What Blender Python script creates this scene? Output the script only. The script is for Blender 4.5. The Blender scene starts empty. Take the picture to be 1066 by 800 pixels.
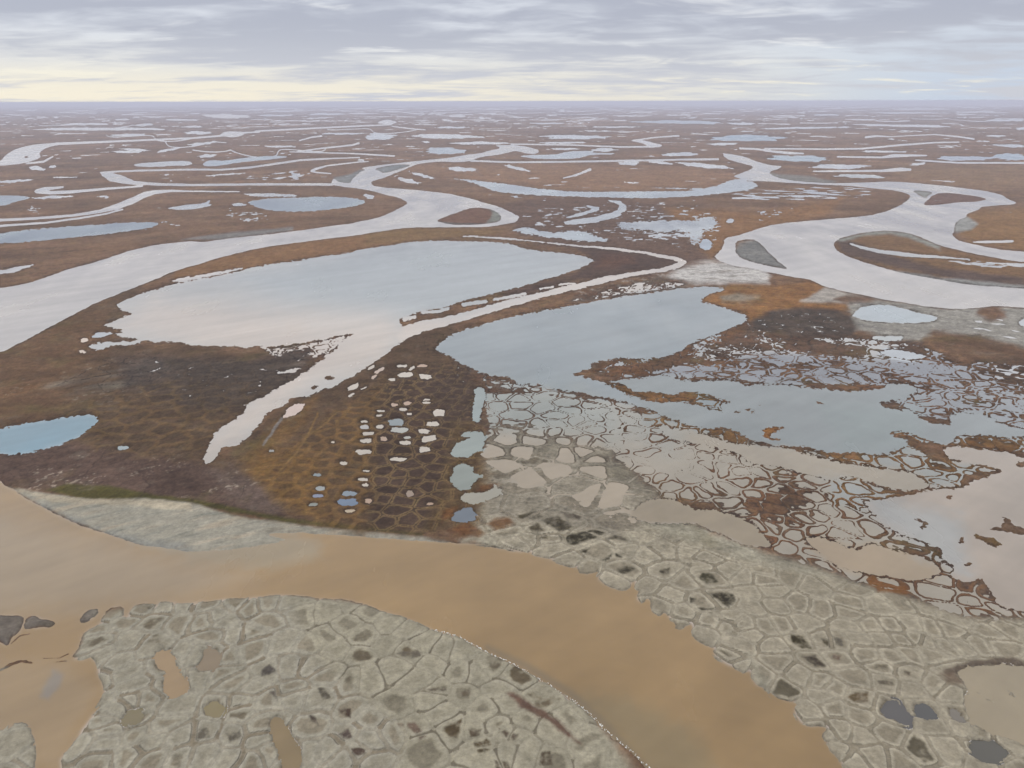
import bpy, math, random
import numpy as np
from mathutils import Matrix

random.seed(7)
rng = np.random.default_rng(11)
F32 = np.float32

# ------------------------------------------------------------------ camera / plain
CAM_H = 250.0                    # metres above the delta plain
FOC, CX, CY = 770.0, 533.0, 400.0
PITCH = math.atan((400 - 105.7) / FOC)
ROLL = 0.0020
STEP = 0.75

def srgb(r, g, b, k=1.0):
    c = np.array([r, g, b], float) / 255.0
    lin = np.where(c <= 0.04045, c / 12.92, ((c + 0.055) / 1.055) ** 2.4)
    return (lin * k).astype(F32)

LAND_K, WATER_K = 0.56, 0.60     # picture colour -> albedo

# ------------------------------------------------------------------ the plain as a polar sheet
ys = [107.0, 107.4]
while ys[-1] < 160: ys.append(ys[-1] + 0.55)
while ys[-1] < 905: ys.append(ys[-1] + STEP)
ys = np.array(ys)
DEP = PITCH + np.arctan((ys - CY) / FOC)
AZMAX = math.radians(50)
NA = int(2 * AZMAX / (STEP / FOC)) + 1
AZ = np.linspace(-AZMAX, AZMAX, NA)
R = CAM_H / np.tan(DEP)
NR = len(R)
X = (R[:, None] * np.sin(AZ)[None, :]).astype(np.float64).ravel()
Y = (R[:, None] * np.cos(AZ)[None, :]).astype(np.float64).ravel()
AZF = np.repeat(AZ[None, :], NR, 0).ravel()
LRF = np.repeat(np.log(R)[:, None], NA, 1).ravel()
cp, sp = math.cos(PITCH), math.sin(PITCH)
fwd = Y * cp + CAM_H * sp
up = Y * sp - CAM_H * cp
u0 = FOC * X / fwd; v0 = -FOC * up / fwd
U = (CX + u0 + ROLL * v0).astype(F32)
V = (CY + v0 - ROLL * u0).astype(F32)
del fwd, up, u0, v0
N = NR * NA
FORE = np.clip((V - 105) / 700, 0.01, 1).astype(F32)

# ------------------------------------------------------------------ noise
_G = np.array([[math.cos(a), math.sin(a)] for a in np.arange(32) * 2 * math.pi / 32], F32)
def _hash(ix, iy, seed):
    n = ix.astype(np.uint32) * np.uint32(374761393) + iy.astype(np.uint32) * np.uint32(668265263) + np.uint32((seed * 974711) & 0xffffffff)
    n = (n ^ (n >> np.uint32(13))) * np.uint32(1274126177)
    n = (n ^ (n >> np.uint32(15))) * np.uint32(2246822519)
    return n ^ (n >> np.uint32(16))
def perlin(x, y, seed=0):
    fx, fy = np.floor(x), np.floor(y)
    ix, iy = fx.astype(np.int64), fy.astype(np.int64)
    x = (x - fx).astype(F32); y = (y - fy).astype(F32)
    sx = x * x * x * (x * (x * 6 - 15) + 10); sy = y * y * y * (y * (y * 6 - 15) + 10)
    def g(dx, dy):
        k = _G[(_hash(ix + dx, iy + dy, seed) & np.uint32(31)).astype(np.int64)]
        return k[..., 0] * (x - dx) + k[..., 1] * (y - dy)
    a = g(0, 0); a += sx * (g(1, 0) - a)
    b = g(0, 1); b += sx * (g(1, 1) - b)
    return (a + sy * (b - a)) * 1.5
def fbm(x, y, octs=4, seed=0, gain=0.5):
    s = np.zeros(x.shape, F32); a = 1.0; t = 0
    for o in range(octs):
        s += a * perlin(x * 2 ** o + 17.3 * o, y * 2 ** o - 9.1 * o, seed + o); t += a * a; a *= gain
    return s / math.sqrt(t)
def lp(wave, octs=4, seed=0, gain=0.5, m=None, stretch=1.0):
    """noise whose grain grows with the distance, WAVE pixels across"""
    k = FOC / wave
    a = AZF if m is None else AZF[m]; l = LRF if m is None else LRF[m]
    return fbm(a * k / stretch, l * k, octs, seed, gain)
def wn(wave, octs=4, seed=0, gain=0.5, m=None):
    x = X if m is None else X[m]; y = Y if m is None else Y[m]
    return fbm(x / wave, y / wave, octs, seed, gain)
def sstep(a, b, x):
    t = np.clip((x - a) / (b - a), 0, 1); return t * t * (3 - 2 * t)

J1, J2 = lp(22, 5, 3, 0.6), lp(22, 5, 41, 0.6)          # shoreline wander
J3, J4 = lp(6.5, 3, 5, 0.8), lp(6.5, 3, 43, 0.8)            # fine jags

# ------------------------------------------------------------------ tracing helpers
def T(ox, oy, s, k=5.33):
    a = [float(t) for t in s.split()]
    return [(ox + a[i] / k, oy + a[i + 1] / k) for i in range(0, len(a), 2)]
def S(ox, oy, s, k=5.33):
    a = [float(t) for t in s.split()]
    return [(ox + a[i] / k, oy + a[i + 1] / k, a[i + 2]) for i in range(0, len(a), 3)]
KF, KA = 3.948, 2.961
def E(ox, oy, x, y, rx, ry, tilt=0.0, k=5.33, n=18, rough=0.10, sq=1.0):
    cx, cy = ox + x / k, oy + y / k; out = []
    t = math.radians(tilt)
    for i in range(n):
        a = 2 * math.pi * i / n; q = 1 + random.uniform(-rough, rough)
        ca, sa = math.cos(a), math.sin(a)
        px, py = rx / k * q * math.copysign(abs(ca) ** sq, ca), ry / k * q * math.copysign(abs(sa) ** sq, sa)
        out.append((cx + px * math.cos(t) - py * math.sin(t), cy + px * math.sin(t) + py * math.cos(t)))
    return out
def wide(P):
    """what runs out of the photograph runs well on beyond it"""
    f = lambda x: x * 5 if x < 0 else 1066 + (x - 1066) * 6 if x > 1066 else x
    g = lambda y: 800 + (y - 800) * 3 if y > 800 else y
    return [(f(p[0]), g(p[1])) + tuple(p[2:]) for p in P]
def sd_poly(u, v, P):
    P = wide(P)
    d = np.full(u.shape, 1e9, F32); ins = np.zeros(u.shape, bool)
    n = len(P)
    for i in range(n):
        ax, ay = P[i]; bx, by = P[(i + 1) % n]
        ex, ey = bx - ax, by - ay
        L = ex * ex + ey * ey
        if L < 1e-9: continue
        wx, wy = u - F32(ax), v - F32(ay)
        t = np.clip((wx * F32(ex) + wy * F32(ey)) / F32(L), 0, 1)
        dx, dy = wx - t * F32(ex), wy - t * F32(ey)
        np.minimum(d, dx * dx + dy * dy, out=d)
        if abs(ey) > 1e-9:
            c = ((v >= ay) != (v >= by)) & (u < ax + (v - ay) / ey * ex)
            ins ^= c
    d = np.sqrt(d)
    return np.where(ins, -d, d)
def sd_stroke(u, v, P):
    P = wide(P)
    d = np.full(u.shape, 1e9, F32)
    for (ax, ay, aw), (bx, by, bw) in zip(P[:-1], P[1:]):
        ex, ey = bx - ax, by - ay; L = max(ex * ex + ey * ey, 1e-9)
        wx, wy = u - F32(ax), v - F32(ay)
        t = np.clip((wx * F32(ex) + wy * F32(ey)) / F32(L), 0, 1)
        dx, dy = wx - t * F32(ex), wy - t * F32(ey)
        np.minimum(d, np.sqrt(dx * dx + dy * dy) - (aw + t * (bw - aw)), out=d)
    return d
def window(P, m):
    P = wide(P)
    xs = [p[0] for p in P]; yy = [p[1] for p in P]
    return np.nonzero((U > min(xs) - m) & (U < max(xs) + m) & (V > min(yy) - m) & (V < max(yy) + m))[0]
def sd_of(shape, idx, u, v):
    return sd_stroke(u, v, shape) if len(shape[0]) == 3 else sd_poly(u, v, shape)

# ------------------------------------------------------------------ water bodies
def chaikin(P, q=.22, it=1):
    for _ in range(it):
        out = []
        for i in range(len(P)):
            (ax, ay), (bx, by) = P[i], P[(i + 1) % len(P)]
            out += [(ax + (bx - ax) * q, ay + (by - ay) * q), (bx - (bx - ax) * q, by - (by - ay) * q)]
        P = out
    return P
BODIES = []
def body(name, shapes, col, islands=(), jag=0.7, fine=0.35, kind=None, label=None, cat=None, group=None):
    it = 2 if name == 'pond' else 1
    shapes = [chaikin(p, it=it) if len(p[0]) == 2 else p for p in shapes]
    islands = [chaikin(p) if len(p[0]) == 2 else p for p in islands]
    BODIES.append(dict(name=name, shapes=shapes, islands=islands, col=srgb(*col, WATER_K), jag=jag, fine=fine, kind=kind, label=label, cat=cat, group=group))
SILT = (186, 178, 172); BLUE = (122, 136, 146); TAN = (150, 126, 102); W0 = (202, 199, 197); FAR_SHEEN = (206, 199, 194); GREYB = (120, 130, 138); MILK = (190, 180, 170)  # palest tones carry far sky sheen painted into the water
TURB = (158, 156, 152)

# --- the great muddy river in front
R3_UP = (T(0, 480, "-900 60 -300 60 0 105 30 140 80 160 130 200 200 240 300 290 400 340 500 380 600 405 700 440 760 465") +
         T(180, 500, "-40 375 60 395 150 398 300 388 420 368 560 350 640 332 560 318 520 303 600 292 700 290 850 300 1066 312") +
         T(353, 530, "90 88 200 95 350 105 470 112", KA) +
         T(460, 500, "150 360 300 375 430 405 480 402 530 425 610 445 640 470 700 482 755 490 760 515 800 527 840 518 870 505 850 545 900 580 960 610 1020 612 1050 590 1066 560") +
         T(660, 500, "0 560 -5 600 35 620 0 660 40 690 85 650 90 700 100 740 140 757 180 735 190 780 235 795") +
         T(660, 650, "225 25 262 35 300 5 320 0 310 55 350 95 420 130 440 128 435 185 480 212 540 245 620 278 640 265 645 310 685 350 710 345 740 400 775 430 740 370 790 408 850 432 910 440 880 470 890 520 940 565 1066 570") +
         T(866, 650, "-35 590 -60 620 -20 680 0 715 35 745 40 770 75 820 200 960 700 1500"))
R3_LO = (T(500, 650, "1400 1400 960 850 900 770 800 680 700 600 600 500 500 410 380 335 250 260 150 210 40 160 0 140") +
         T(400, 630, "430 185 380 165 270 140 200 100 100 65 0 35") +
         T(200, 600, "950 155 850 130 720 125 600 105 480 105 300 120 150 130 0 150") +
         T(0, 600, "1000 150 920 140 870 150 820 190 870 155 760 152 720 185 690 240 690 165 600 178 550 265 490 300 440 330 470 290 440 400 380 460 450 470 520 440 540 540 575 600 565 680 520 740") +
         T(0, 650, "560 450 500 520 430 610 390 690 320 750 330 800 340 1300 190 1300 190 800 205 700 180 600 140 540 60 555 0 600 -900 640"))
MUD_ISLETS = [T(0, 600, "-40 222 -20 214 0 215 135 222 130 260 105 310 60 345 50 380 30 385 0 360 -30 372 -60 340 -70 270"),
              T(0, 600, "130 298 135 260 150 235 190 218 225 240 265 243 300 255 305 270 280 285 230 280 170 292"),
              T(0, 600, "440 245 460 210 500 185 545 180 548 205 510 245 450 266"),
              ]
BARS = [S(0, 600, "-80 545 1.2 0 522 1.3 60 487 1.6 110 474 1.3 172 482 1.2"), S(0, 600, "235 462 .5 330 452 .5 378 432 .7"), S(0, 600, "300 478 .4 365 470 .8"),
        S(0, 600, "60 375 .5 110 330 .8 170 318 .5")]
body('river', [R3_UP + R3_LO], (151, 123, 84), MUD_ISLETS + BARS, 0.55, 0.35, kind='structure')

# --- the left meander
R1 = (T(0, 160, "-300 850 0 752 150 722 300 672 400 635 530 603 620 575 740 533 860 508 1000 492 1066 487") +
      T(200, 160, "0 487 60 492 140 480 250 466 400 452 560 432 750 406 900 386 1066 347") +
      T(400, 160, "60 315 118 288 128 270 90 248 0 228") +
      T(200, 160, "1000 208 930 195 850 186 778 176 775 150 790 138 812 160 880 165 882 150 930 102 962 92 935 80 1000 70 1066 62") +
      T(400, 160, "150 45 300 30 380 22 450 8 540 -2") +
      T(266, 95, "960 245 1012 235 980 222 1066 222", KF) + T(532, 95, "60 228 110 240 118 250 95 260 60 256 20 246 0 250", KF) +
      T(266, 95, "1000 262 930 270 885 287", KF) +
      T(400, 160, "430 48 300 45 230 52 180 60 110 90 30 122 0 135") + T(200, 160, "990 155 1000 178 1066 190") +
      T(400, 160, "80 195 200 205 330 218 480 250 560 275 640 295 700 325 750 350 740 378 640 398 560 408 350 410 130 410 0 430") +
      T(200, 160, "900 455 700 480 520 503 350 530 200 565 80 600 0 625") + T(0, 160, "960 655 850 705 740 745 620 795") +
      T(0, 300, "620 45 500 100 400 150 300 205 200 260 100 310 0 360 -300 540"))
ISL_A = T(400, 160, "285 375 340 350 420 322 470 305 520 298 600 312 640 335 655 355 640 378 560 392 450 397 360 393")
BAR_A = T(400, 160, "-55 85 0 72 80 60 160 62 90 86 0 110 -25 100")
body('river', [R1, S(266, 95, "885 287 .9 1066 293 .9", KF), S(532, 95, "0 293 .9 200 291 1 500 286 1 700 282 .9 850 280 1.1", KF),
               S(200, 160, "780 172 1.3 400 171 1.2 0 175 1.2"),
               S(0, 160, "1066 175 1.2 900 172 1.4 740 163 2 680 145 4 620 132 4.6 580 115 2.8 560 107 1 640 101 1 760 95 1 1066 89 1"),
               S(200, 160, "0 89 1 160 90 1 320 78 1 480 55 1.1 600 37 1 800 27 .8 930 22 .6")], SILT, [ISL_A, BAR_A], 0.45, 0.25, kind='structure')

# --- the right meander
R2 = (T(532, 95, "845 256 900 258 960 270 1010 290 1066 305", KF) +
      T(800, 160, "85 70 40 90 0 105 30 125 70 140 180 157 330 166 480 163 560 160 690 155 850 167 1000 181 1066 190") +
      T(866, 160, "850 208 940 228 970 250 1025 272 1010 282 900 290 820 298 810 315 780 325 755 330 745 355 700 370 680 400 680 435 665 450 690 478 760 500 900 528 1066 548 1500 600") +
      T(866, 300, "1500 160 1066 112 900 98 820 110 700 118 550 105 400 80 260 62 200 45 100 25 0 5") +
      T(780, 260, "420 205 370 182 300 160 230 150 100 125 0 100") + T(600, 260, "930 100 860 85 780 60 770 35") +
      T(600, 160, "765 575 800 540 820 500 820 470 900 455 1000 420 1066 400") +
      T(800, 160, "60 390 200 375 400 360 560 345 660 320 740 285 790 245 780 225 700 205 600 195 450 180 300 172 150 165 0 155") +
      T(600, 160, "950 152 880 130 870 125 940 100 985 80 970 68 900 50 830 30 815 5 828 -2"))
ISL_B = T(866, 160, "1500 670 1066 605 950 587 800 557 700 537 600 511 500 468 420 440 320 425 200 435 100 455 30 475 10 500 20 530 60 560 150 595 280 635 400 665 550 693 700 717 850 738 1066 750 1500 800")
ISL_C = T(866, 160, "505 285 520 265 575 222 640 219 700 225 820 240 862 255 820 265 700 272 600 285 540 288")
ISL_D = T(866, 160, "445 207 490 204 565 214 540 232 518 250 490 235")
BAR_B = T(600, 160, "885 487 940 478 995 476 1050 530 1120 600 1180 645 1100 630 1000 612 910 580 880 545")
body('river', [R2], SILT, [ISL_B, ISL_C, ISL_D, BAR_B], 0.45, 0.25, kind='structure')

# --- side channels
body('channel', [S(400, 160, "440 458 .6 640 470 .7 800 482 .8 920 498 .7 1066 512 .8") + S(600, 160, "200 528 1.1 380 552 1.3 500 575 1.8 570 590 2.3 592 603 2.9 560 625 2.8 480 645 2.1 380 660 1.9 280 675 2 180 695 2.8 100 715 3.1 0 740 3") +
      S(400, 260, "900 245 3 780 275 3.4 600 325 3.7 400 385 4.3 200 430 5.5 60 480 8"),
      S(400, 260, "215 350 1.6 300 340 1.6 350 325 2"), S(400, 260, "440 305 2 560 290 1.8"), S(400, 260, "610 280 1.5 700 262 1.8 780 245 1.6"), S(400, 260, "870 216 .9 940 208 1"), S(400, 260, "970 195 .8 1060 187 1.1"),
      S(400, 260, "110 385 1.8 170 375 2.2")], (194, 180, 168), (), 0.7, 0.7, kind='structure')
body('channel', [S(0, 160, "-100 372 1.3 0 370 1.3 200 360 1.3 400 345 1.3 560 320 1.8 650 295 3 740 260 3.3 800 230 3 860 215 2 950 207 1.2 1066 210 .7 1330 212 .5"),
      S(0, 160, "-100 410 1.2 0 402 1.2 250 385 1 450 358 1 600 332 .9 680 310 .8")], FAR_SHEEN, (), 0.35, 0.2, kind='structure')
body('channel', [S(0, 160, "790 181 .9 600 195 1.2 400 213 1.5 280 218 1.8 205 210 2.2 250 196 1.8 350 187 .9")], FAR_SHEEN, (), 0.35, 0.2, kind='structure')
body('channel', [S(200, 160, "980 45 .5 920 48 .6 750 68 .8 680 88 1.3 662 97 1 690 105 .8 770 112 .6")], FAR_SHEEN, (), 0.3, 0.2, kind='structure')
body('channel', [T(0, 95, "-200 330 0 292 20 265 60 240 120 222 240 211 250 220 190 232 160 255 170 275 100 298 0 308 -200 350", KF), S(0, 95, "230 217 1.4 500 206 1 800 193 .9 930 182 1", KF),
      S(0, 95, "110 298 .7 180 290 1.1 215 270 .9", KF), T(0, 95, "900 180 930 165 1010 168 1000 182 960 191 930 188", KF), S(0, 95, "980 173 .9 1066 168 .8", KF), S(266, 95, "0 165 .8 200 155 .9 400 145 .8 560 138 .7", KF)], FAR_SHEEN,
      [T(0, 95, "98 272 110 267 120 271 108 277", KF)], 0.3, 0.2, kind='structure')
body('channel', [S(266, 95, "560 145 .5 640 155 .7 700 160 .5", KF), T(266, 95, "490 132 540 115 585 128 560 138", KF)], FAR_SHEEN, (), 0.3, 0.2, kind='structure')
body('channel', [S(266, 95, "170 250 .6 250 238 .8 400 222 .9 425 214 1", KF)], FAR_SHEEN, (), 0.3, 0.2, kind='structure')
body('channel', [S(266, 95, "140 250 .5 400 257 .7 570 267 .9", KF)], FAR_SHEEN, (), 0.3, 0.2, kind='structure')
body('channel', [S(266, 95, "180 204 .6 230 190 .8 272 185 .9", KF)], FAR_SHEEN, (), 0.3, 0.2, kind='structure')
body('channel', [S(796, 95, "0 237 .8 250 239 .8 400 237 .9 560 222 1 700 212 .8 800 210 .6", KF), S(796, 95, "0 245 .9 100 255 1.4 160 257 .7", KF)], FAR_SHEEN, (), 0.3, 0.2, kind='structure')
body('channel', [S(796, 95, "300 270 .8 480 273 1 530 266 1.8 600 265 1.2 665 265 .7", KF)], FAR_SHEEN, (), 0.3, 0.2, kind='structure')
body('channel', [S(796, 95, "620 284 .7 800 295 .9 1100 296 .9", KF)], FAR_SHEEN, (), 0.3, 0.2, kind='structure')
body('channel', [S(796, 95, "200 330 .7 480 328 1.2 560 322 2 600 323 1.2", KF)], FAR_SHEEN, (), 0.3, 0.2, kind='structure')
body('channel', [S(532, 95, "0 218 .7 250 222 .7 450 230 .8 590 229 .9", KF), T(532, 95, "485 204 520 199 560 206 630 224 600 233 560 226 540 214", KF), S(532, 95, "500 203 .7 600 190 .7 690 184 .8", KF)], FAR_SHEEN, (), 0.3, 0.2, kind='structure')
body('channel', [S(600, 160, "185 263 1 240 275 2.2 262 300 3.2 235 328 3.4 190 345 3.2 100 368 3 0 380 2.6 -60 385 1.5"), S(600, 160, "-50 355 1 60 328 1.8 120 308 1.6 60 293 1.2")], (165, 168, 172), (), 0.7, 0.5, kind='structure')
body('channel', [S(866, 160, "100 500 .8 160 520 1.4 270 545 1.9 400 560 1.9 520 570 1.5 640 578 1.2 760 590 .9")], (176, 174, 170), (), 0.6, 0.5, kind='structure')
body('channel', [S(866, 160, "780 492 .6 900 490 1.4 1000 487 1.2")], FAR_SHEEN, (), 0.4, 0.4, kind='structure')
body('channel', [S(796, 95, "415 190 1.1 460 185 1 520 188 .5 600 183 .5 700 179 .6 800 188 .8 860 197 .9", KF)], FAR_SHEEN, (), 0.3, 0.2, kind='structure')
body('channel', [S(532, 95, "940 236 1 1000 238 .9 1066 246 1", KF)], FAR_SHEEN, (), 0.3, 0.2, kind='structure')
body('channel', [S(532, 95, "215 358 .5 270 345 1.1 325 322 1.4", KF)], FAR_SHEEN, (), 0.4, 0.3, kind='structure')

# --- thin rivers winding over the far plain
for i in range(9):
    y = 111 + 52 * (i / 9) ** 1.2 + random.uniform(-2, 2); x = random.uniform(-60, 1000); h = random.choice((-1, 1)); L = []; ph = random.uniform(0, 6)
    for j in range(random.randint(30, 60)):
        f = (y - 105) / 60; q = j * .33 + ph
        L.append((x, y, (.25 + (y - 106) * .005) * random.uniform(.85, 1.15)))
        x += h * (2.6 + 2.2 * math.sin(q)) ; y = max(109.5, y + f * (.9 * math.cos(q * .9) + .45 * math.sin(q * .37)))
    body('channel', [L], W0, (), 0.2, 0.1, kind='structure')
# --- lakes one can tell apart
def lake(shapes, col, label, jag=0.7, fine=0.4, islands=(), name='lake', cat='lake', group=None):
    body(name, shapes, col, islands, jag, fine, 'thing', label, cat, group)
L1 = (T(0, 300, "570 205 640 180 700 160 740 145 700 128 645 110 660 85 700 65 760 45 830 15 900 0") + T(0, 160, "740 800 860 760 960 725 1066 703") +
      T(200, 160, "120 685 250 655 400 620 550 600 700 575 850 555 950 530 1066 515") + T(400, 160, "150 490 300 483 450 487 600 490 720 505 760 525 850 540 950 550 1066 560") +
      T(600, 160, "60 572 100 590 60 620 0 645") + T(400, 160, "960 680 860 710 780 735 650 765 520 800") +
      T(400, 260, "500 268 380 305 300 322 200 345 100 378 80 395 130 465 100 505 60 540 0 590") +
      T(200, 300, "1066 375 1000 420 900 480 860 510 790 545 720 560 680 580 640 605 540 610 530 640 400 700 390 740 330 800") +
      T(200, 420, "400 85 370 120 300 195 240 235 160 245 140 290 110 325 65 342 60 310 100 225 120 190 115 170 200 110 280 60 300 25 330 0") +
      T(200, 300, "300 660 290 650 350 620 400 600 480 555 560 510 640 460 720 400 750 390 720 370 790 350 850 280 910 250 860 258 770 275 720 290 620 310 600 305 450 330 410 335 480 380 450 370 380 320 350 318 310 335 260 330 240 318 130 325 70 325 0 315") +
      T(0, 300, "930 298 870 300 800 290 740 315 640 315 600 330 560 345 490 335 500 315 560 298 640 300 700 295 760 290 800 285 700 275 630 262 690 240 640 230"))
lake([L1], (166, 165, 162), "largest lake, pale grey and pear-shaped, draining through a narrow white tail into brown tundra", 0.6, 0.55,
     [E(200, 300, 760, 500, 28, 8), E(200, 300, 675, 552, 25, 9), S(200, 300, "420 330 .5 600 312 .6 720 290 .5")])
LM = (T(400, 260, "280 560 330 495 420 455 550 415 700 375 850 345 1000 320 1066 305") + T(600, 260, "150 280 300 255 450 235 600 215 750 203 830 220 790 240 730 250 690 290 740 300 850 335 960 370 930 410 800 460 650 510 570 570 480 600 300 605 200 605 130 620 80 640") +
      T(500, 380, "600 -5 620 20 540 45 480 50 560 62 620 80 720 115 800 160 850 190 1000 225 1066 260 1066 300 1000 265 800 205 700 185 520 150 400 125 300 105 200 110 180 75 60 60 0 40") +
      T(400, 260, "420 630 380 600 330 580"))
lake([LM], (128, 136, 140), "grey-blue lake with a pointed left end between the white channel and flooded polygons", 0.7, 0.6)
LM2 = (T(680, 380, "0 60 150 78 230 95 400 88 540 108 700 112 900 130 1000 140") +
       T(866, 380, "130 148 280 132 310 105 440 105 480 150 430 182 350 188 245 212 310 245 440 252 480 290 560 330 680 330 640 280 720 265 850 275 930 325 1066 362 1300 400 1300 420 1066 400 900 398 720 380 690 405 620 450 480 395 420 365 300 375 350 400 430 430 380 470 300 495 150 488 0 488") +
       T(680, 380, "900 480 850 450 760 455 620 440 540 420 450 355 280 352 180 330 80 290 0 255 -100 190 -260 95 -200 90"))
STRIP = (T(500, 380, "610 80 720 105 780 100 860 150 1000 155 1066 170") + T(680, 380, "130 160 200 150 300 165 360 195 440 205 380 225 385 260 330 250 250 225 180 205 100 205 60 215") + T(500, 380, "960 205 850 175 740 130 660 100"))
HOOK = T(680, 380, "600 390 615 350 690 345 745 352 690 365 650 385 660 405 730 412 650 418 610 410")
lake([LM2], (128, 133, 133), "long grey-blue shallow lake dotted with ochre strips between two bands of flooded polygons", 0.8, 0.7, [STRIP, HOOK, E(680, 380, 470, 262, 22, 6, -8), E(680, 380, 535, 256, 30, 6, 12), E(680, 380, 598, 222, 9, 5), E(680, 380, 920, 210, 25, 7)])
LM3 = (T(866, 380, "930 600 800 640 720 690 560 690 440 720 300 745 180 760") + T(866, 500, "190 130 240 200 300 255 400 310 480 330 560 370 620 385 600 430 690 495 640 530 750 580 830 530 870 600 930 700 1066 735 1400 790 1400 -100") +
       T(866, 380, "1300 500 1066 520 1000 488 850 470 700 455 620 462 640 520 720 540 800 550 930 580"))
ISLE_E = T(866, 500, "780 312 800 295 860 325 900 308 930 345 960 365 900 370 840 345")
ISLE_F = T(866, 500, "875 272 900 262 940 255 962 230 940 203 970 207 1000 250 1066 275 1300 300 1300 330 1066 315 990 285 900 285")
lake([LM3], (164, 150, 136), "broad pinkish-tan flooded pool with two brown islets at the right edge of the delta", 0.7, 0.6, [ISLE_E, ISLE_F, E(866, 500, 718, 335, 14, 12, 50), E(866, 500, 757, 468, 14, 9, 30), E(866, 500, 655, 95, 18, 12, 30), T(866, 500, "440 208 480 212 530 235 540 250 500 268 485 260 510 245 480 225"), E(866, 380, 1066, 550, 50, 16)])
LM4 = (T(680, 380, "20 330 150 360 300 390 440 440 600 450 740 460 900 510 1066 550") + T(866, 380, "100 550 250 575 420 590 520 640 540 690 400 700 320 690 200 640 100 620 40 625 0 640") + T(680, 380, "980 640 880 610 820 605 700 560 560 550 480 500 400 470 250 440 120 420 60 390"))
lake([LM4], (156, 144, 126), "narrow tan pool winding between two rows of brown rimmed polygons", 0.7, 0.7)
LM5 = T(660, 500, "940 330 1000 310 1066 330") + T(866, 500, "90 380 150 385 210 350 330 385 400 400 540 440 620 500 560 540 480 560 380 550 250 530 180 515 80 490 0 460 -60 400")
lake([LM5], (158, 139, 114), "tan pool bounded below by an orange rust-coloured bank and grey mud", 0.7, 0.6)
LM6 = T(660, 500, "100 110 200 100 280 140 350 170 440 165 560 195 640 230 720 310 780 380 640 370 540 330 430 270 300 240 100 240 0 215 0 150")
lake([LM6], (150, 135, 112), "shallow tan pool lying over the upper edge of the pale cracked mud", 0.9, 0.6)
LP1 = T(866, 650, "690 275 710 250 760 238 880 228 1066 238 1400 250 1400 900 1066 680 1000 640 870 600 790 560 760 520 740 440 760 380 740 330")
lake([LP1], (150, 136, 112), "round tan pool cutting into grey mud under a dark curved bank", 0.6, 0.5, [S(866, 650, "795 372 .5 850 405 .9 900 438 .6"), S(866, 650, "965 355 .6 990 385 1.1 1035 415 .5")], 'pond', 'pond')
for s, c, l in ((T(866, 650, "300 420 350 420 400 460 440 510 450 575 400 560 360 535 300 520 270 480"), (92, 88, 86), "dark violet-grey pond filling a mud polygon, largest of the lower three"),
                (T(866, 650, "460 445 510 437 560 470 585 520 540 535 480 520 455 490"), (84, 82, 80), "dark grey pond in the mud polygon beside the violet one"),
                (T(866, 650, "655 465 700 480 745 530 730 550 680 530 650 500"), (118, 110, 100), "small grey-brown pond in the narrow mud polygon next to the round tan pool"),
                (T(866, 650, "750 670 800 650 880 650 960 690 975 730 920 770 850 770 780 730"), (88, 84, 76), "dark slate oval pond below the round tan pool"),
                (T(0, 600, "850 450 870 420 910 408 960 430 975 490 1000 535 1040 590 1030 650 960 680 910 650 905 590 930 540 870 510"), (160, 134, 100), "hourglass-shaped orange-tan pond on the pale mud flat"),
                (T(200, 600, "60 405 100 398 150 410 160 470 130 520 50 530 20 515 70 470"), (140, 122, 98), "brown teardrop pond on the mud flat beside the hourglass pond"),
                (T(200, 650, "440 520 490 515 520 560 530 610 590 680 610 760 570 860 500 800 480 710 430 590"), (138, 118, 86), "elongated olive-brown pond running off the bottom of the mud flat"),
                (E(200, 650, 125, 475, 60, 45, 0), (136, 122, 88), "small olive pond among mud plates below the teardrop pond"),
                (E(0, 650, 740, 520, 62, 38, -20), (124, 112, 84), "small olive pond in a mud polygon near the river inlet"),
                (T(460, 500, "55 215 90 165 150 150 185 185 190 220 140 235 70 235"), (104, 112, 122), "small slate-blue pond between rusty polygons at the river bank"),
                (T(350, 380, "765 130 825 130 828 180 810 240 800 310 775 322 755 300 760 220 770 170"), (142, 152, 150), "long narrow grey-green pond standing upright like a finger"),
                (T(350, 380, "690 385 720 368 810 368 825 400 815 470 770 485 740 515 660 515 632 490 650 450 700 425 760 405 700 400"), (142, 150, 144), "boot-shaped grey-green pond below the finger-shaped pond"),
                (T(350, 380, "650 590 655 565 700 548 770 570 750 595 805 615 770 650 745 690 690 700 650 670 625 635"), (140, 146, 138), "ragged grey-green pond below the boot-shaped pond"),
                (T(350, 380, "690 735 730 710 820 710 880 680 928 690 900 730 830 750 760 778 700 760"), (160, 154, 138), "pale bent pond next to the cracked mud, last of the grey-green row"),
                (T(200, 300, "500 722 540 660 590 640 640 640 590 690 540 715"), (206, 180, 168), "pinkish leaf-shaped pond beside the white tail of the largest lake"),
                (T(200, 300, "470 466 540 450 610 445 580 465 490 478"), (186, 184, 180), "thin white pond just left of the largest lake's tail"),
                (T(0, 300, "500 272 540 250 640 245 590 270 540 280"), (160, 166, 172), "small bluish pond at the ragged left end of the largest lake"),
                (E(0, 300, 465, 292, 24, 10, -15), (206, 184, 164), "tiny cream pond left of the small bluish pond"),
                (E(0, 300, 460, 356, 22, 6), (206, 184, 164), "tiny flat cream pond below the other cream pond"),
                (E(0, 320, 380, 435, 17, 7, 0, KA), (140, 150, 152), "tiny grey pond by the ochre ridges right of the blue pond"),
                (E(600, 160, 720, 505, 33, 32), (150, 160, 172), "round pale-blue pond at the tip of the broken flooded ground"),
                (E(600, 160, 855, 374, 22, 13), (176, 178, 182), "small white pond on orange tundra near the right meander")):
    lake([s], c, l, 0.5, 0.4, (), 'pond', 'pond')
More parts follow.
